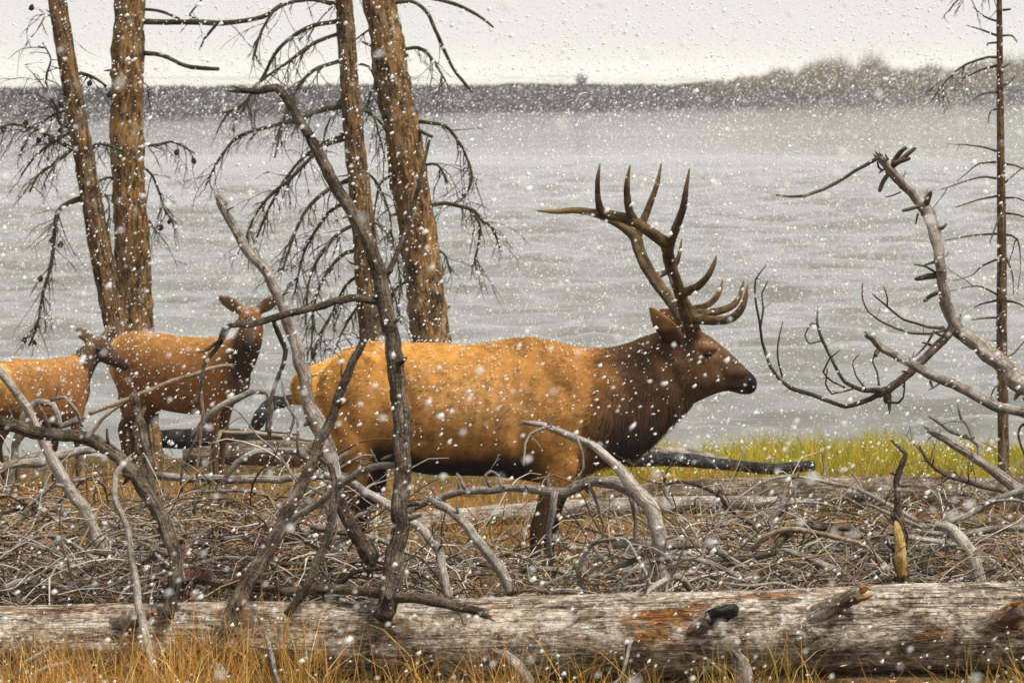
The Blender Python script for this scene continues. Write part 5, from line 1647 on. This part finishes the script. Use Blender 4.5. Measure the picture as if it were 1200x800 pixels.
# small red leaved shrubs in the brush
for (px, py, Y, lab) in ((216, 655, 17.72, 'small pinkish red leaved shrub behind the log left end'), (288, 578, 18.75, 'crimson leaved shrub between the two level grey poles'), (302, 612, 18.2, 'faded red shrub under the crimson one')):
    c = at(px, py, Y)
    g = gz1(c[0], Y)
    root = empty('red_shrub', (c[0], Y, g)); tag(root, lab, 'shrub')
    m = MB(); leaf = []
    for k in range(9):
        d = rng.normal(0, 0.35, 3); d[2] = 1; d /= np.linalg.norm(d)
        L = (c[2] - g) * rng.uniform(0.7, 1.15)
        p0 = np.array((c[0], Y, g))
        pts = np.array([p0 + d * L * s + rng.normal(0, 0.008, 3) for s in np.linspace(0, 1, 6)])
        tube(m, pts, np.linspace(0.004, 0.0015, 6), 4)
        for q in range(22): leaf.append(pts[rng.integers(3, 6)] + rng.normal(0, 0.035, 3))
    m.build('stem', M_TWIG, root, origin=root['_o'])
    leaf = np.array(leaf); n = len(leaf)
    m = MB(); dd = rng.normal(0, 1, (n, 3)); dd /= np.linalg.norm(dd, axis=1)[:, None]
    blades(m, leaf, dd, rng.uniform(0.02, 0.05, n), rng.uniform(0.010, 0.020, n), rng.normal(0, 0.2, (n, 3)), pick([(0.30, 0.05, 0.045), (0.22, 0.035, 0.035), (0.42, 0.17, 0.14)], n), 2)
    o = m.build('leaves', M_GRASS, root, origin=root['_o']); o['kind'] = 'stuff'

# ------------------------------------------------------------------ far shore scrub
def far_px(px, back):
    """point on the far bank behind the shore line in a given photograph column"""
    k = (px - 600) / F
    y = 400.0
    for _ in range(60):
        y = 0.5 * y + 0.5 * (float(far_shore(k * y)) + back)
    return k * y, y


def scrub(name, n, px0, px1, back, hf, cols, label, wid=0.05, spread=0.35, per=5, jit=0.12):
    m = MB()
    px = rng.uniform(px0, px1, n)
    bk = rng.uniform(*back, n)
    kx = (px - 600) / F
    y = np.full(n, 400.0)
    for _ in range(60): y = 0.5 * y + 0.5 * (far_shore(kx * y) + bk)
    x = kx * y
    z = gz(x, y) - 0.05
    h = hf(px, x) 
    k = h > 0.05
    x, y, z, h = x[k], y[k], z[k], h[k]
    n = len(x)
    x = np.repeat(x, per) + rng.normal(0, jit, n * per); y = np.repeat(y, per); z = np.repeat(z, per); h = np.repeat(h, per) * rng.uniform(0.55, 1.1, n * per)
    N = n * per
    a = rng.uniform(0, 6.28, N); s = rng.uniform(0, spread, N)
    d = np.stack([np.cos(a) * s, np.sin(a) * s, np.ones(N)], -1); d /= np.linalg.norm(d, axis=1)[:, None]
    face = np.tile(np.array((1.0, 0.0, 0.0)), (N, 1)) + rng.normal(0, 0.3, (N, 3)) * np.array((1, 1, 0))
    blades(m, np.stack([x, y, z], -1), d, h, rng.uniform(0.5, 1.5, N) * wid, np.stack([np.cos(a) * 0.1, np.sin(a) * 0.1, np.zeros(N)], -1), pick(cols, N), 2, face=face)
    return tag(m.build(name, M_STICK), label, 'scrub', kind='stuff')


scrub('sagebrush', 14000, -250, 1450, (0.5, 8), lambda px, x: rng.uniform(0.25, 0.6, len(px)), [(0.045, 0.041, 0.040), (0.075, 0.066, 0.060), (0.03, 0.028, 0.028)], 'low grey sagebrush covering the far bank of the lake', 0.09, 0.7, 4, 0.25)


def thick(px, x):
    top = 6.0 * sstep(790, 1000, px) ** 0.7
    cl = fbm(np.stack([x * 0.35, x * 0, x * 0], -1), 3, 91)
    return np.maximum(0, top * (0.66 + 0.55 * cl)) * rng.uniform(0.35, 1.05, len(px))


scrub('willow_thicket', 9000, 800, 1500, (4, 18), thick, [(0.17, 0.125, 0.08), (0.21, 0.16, 0.10), (0.12, 0.09, 0.065), (0.25, 0.185, 0.11)], 'hazy thicket of bare brown willows on the far shore', 0.06, 0.22, 6, 0.25)
x, y = far_px(681, 9)
root = empty('bare_shrub', (x, y, gz1(x, y)))
tag(root, 'single round bare shrub on the skyline of the far bank', 'shrub')
m = MB(); N = 260
a = rng.uniform(0, 6.28, N); s = rng.uniform(0, 0.75, N)
d = np.stack([np.cos(a) * s, np.sin(a) * s, np.ones(N)], -1); d /= np.linalg.norm(d, axis=1)[:, None]
blades(m, np.tile((x, y, gz1(x, y) - 0.05), (N, 1)) + rng.normal(0, 0.15, (N, 3)) * np.array((1, 1, 0)), d, rng.uniform(1.0, 1.75, N), rng.uniform(0.03, 0.07, N), np.zeros((N, 3)), pick([(0.12, 0.10, 0.085), (0.08, 0.065, 0.055)], N), 2)
o = m.build('stems', M_STICK, root, origin=root['_o']); o['kind'] = 'stuff'

# ------------------------------------------------------------------ falling snow
def small_flakes(n, x, y, z, r):
    base = np.array([(1, 0, -0.6), (-0.6, 0.9, -0.5), (-0.6, -0.9, -0.5), (0, 0, 1)], float)
    tri = np.array([(0, 2, 1), (0, 1, 3), (1, 2, 3), (2, 0, 3)])
    V = base[None] + rng.normal(0, 0.25, (n, 4, 3))
    V = V * (r * 1.15)[:, None, None]
    V[:, :, 0] += V[:, :, 2] * 0.5
    V += np.stack([x, y, z], -1)[:, None]
    return V.reshape(-1, 3), (tri[None] + (np.arange(n) * 4)[:, None, None]).reshape(-1, 3)


m = MB()
n = 330000
x = rng.uniform(-11, 11, n); y = rng.uniform(3.5, 75, n); z = rng.uniform(-0.8, 5.2, n)
k = (np.abs(x) < 0.15 * y + 1.2) & (z < 3.6 + 0.03 * y)
k &= z > gz(x, y) + 0.05
x, y, z = x[k], y[k], z[k]
r = np.clip(rng.lognormal(math.log(0.0047), 0.42, len(x)), 0.002, 0.012)
r = np.where(y < 9, np.minimum(r, 0.0055), r)
k = y < 22
V, T = flakes(k.sum(), x[k], y[k], z[k], r[k])
m.add(V, None, T)
V, T = small_flakes((~k).sum(), x[~k], y[~k], z[~k], r[~k] * (1 + 0.006 * (y[~k] - 22)))
m.add(V, None, T)
tag(m.build('falling_snow', M_SNOW), 'white snowflakes drifting down through the whole scene', 'snow', kind='stuff')

# ------------------------------------------------------------------ haze: the snow filled air over the lake
hm, hn, hb = newmat('snow_haze')
hn.nodes.remove(hb)
pv = hn.nodes.new('ShaderNodeVolumePrincipled')
pv.inputs['Color'].default_value = (0.97, 0.97, 0.96, 1)
pv.inputs['Density'].default_value = 0.00036
pv.inputs['Anisotropy'].default_value = 0.2
hn.links.new(pv.outputs[0], hn.nodes['Material Output'].inputs['Volume'])
m = MB()
x0, x1, y0, y1, z0, z1 = -3700, 3700, -40, 3700, -4.0, 12.0
m.add([(x0, y0, z0), (x1, y0, z0), (x1, y1, z0), (x0, y1, z0), (x0, y0, z1), (x1, y0, z1), (x1, y1, z1), (x0, y1, z1)],
      [(3, 2, 1, 0), (4, 5, 6, 7), (0, 1, 5, 4), (1, 2, 6, 5), (2, 3, 7, 6), (3, 0, 4, 7)])
tag(m.build('haze', hm, smooth=False), kind='stuff')

for o in SC.objects:
    if '_o' in o: del o['_o']
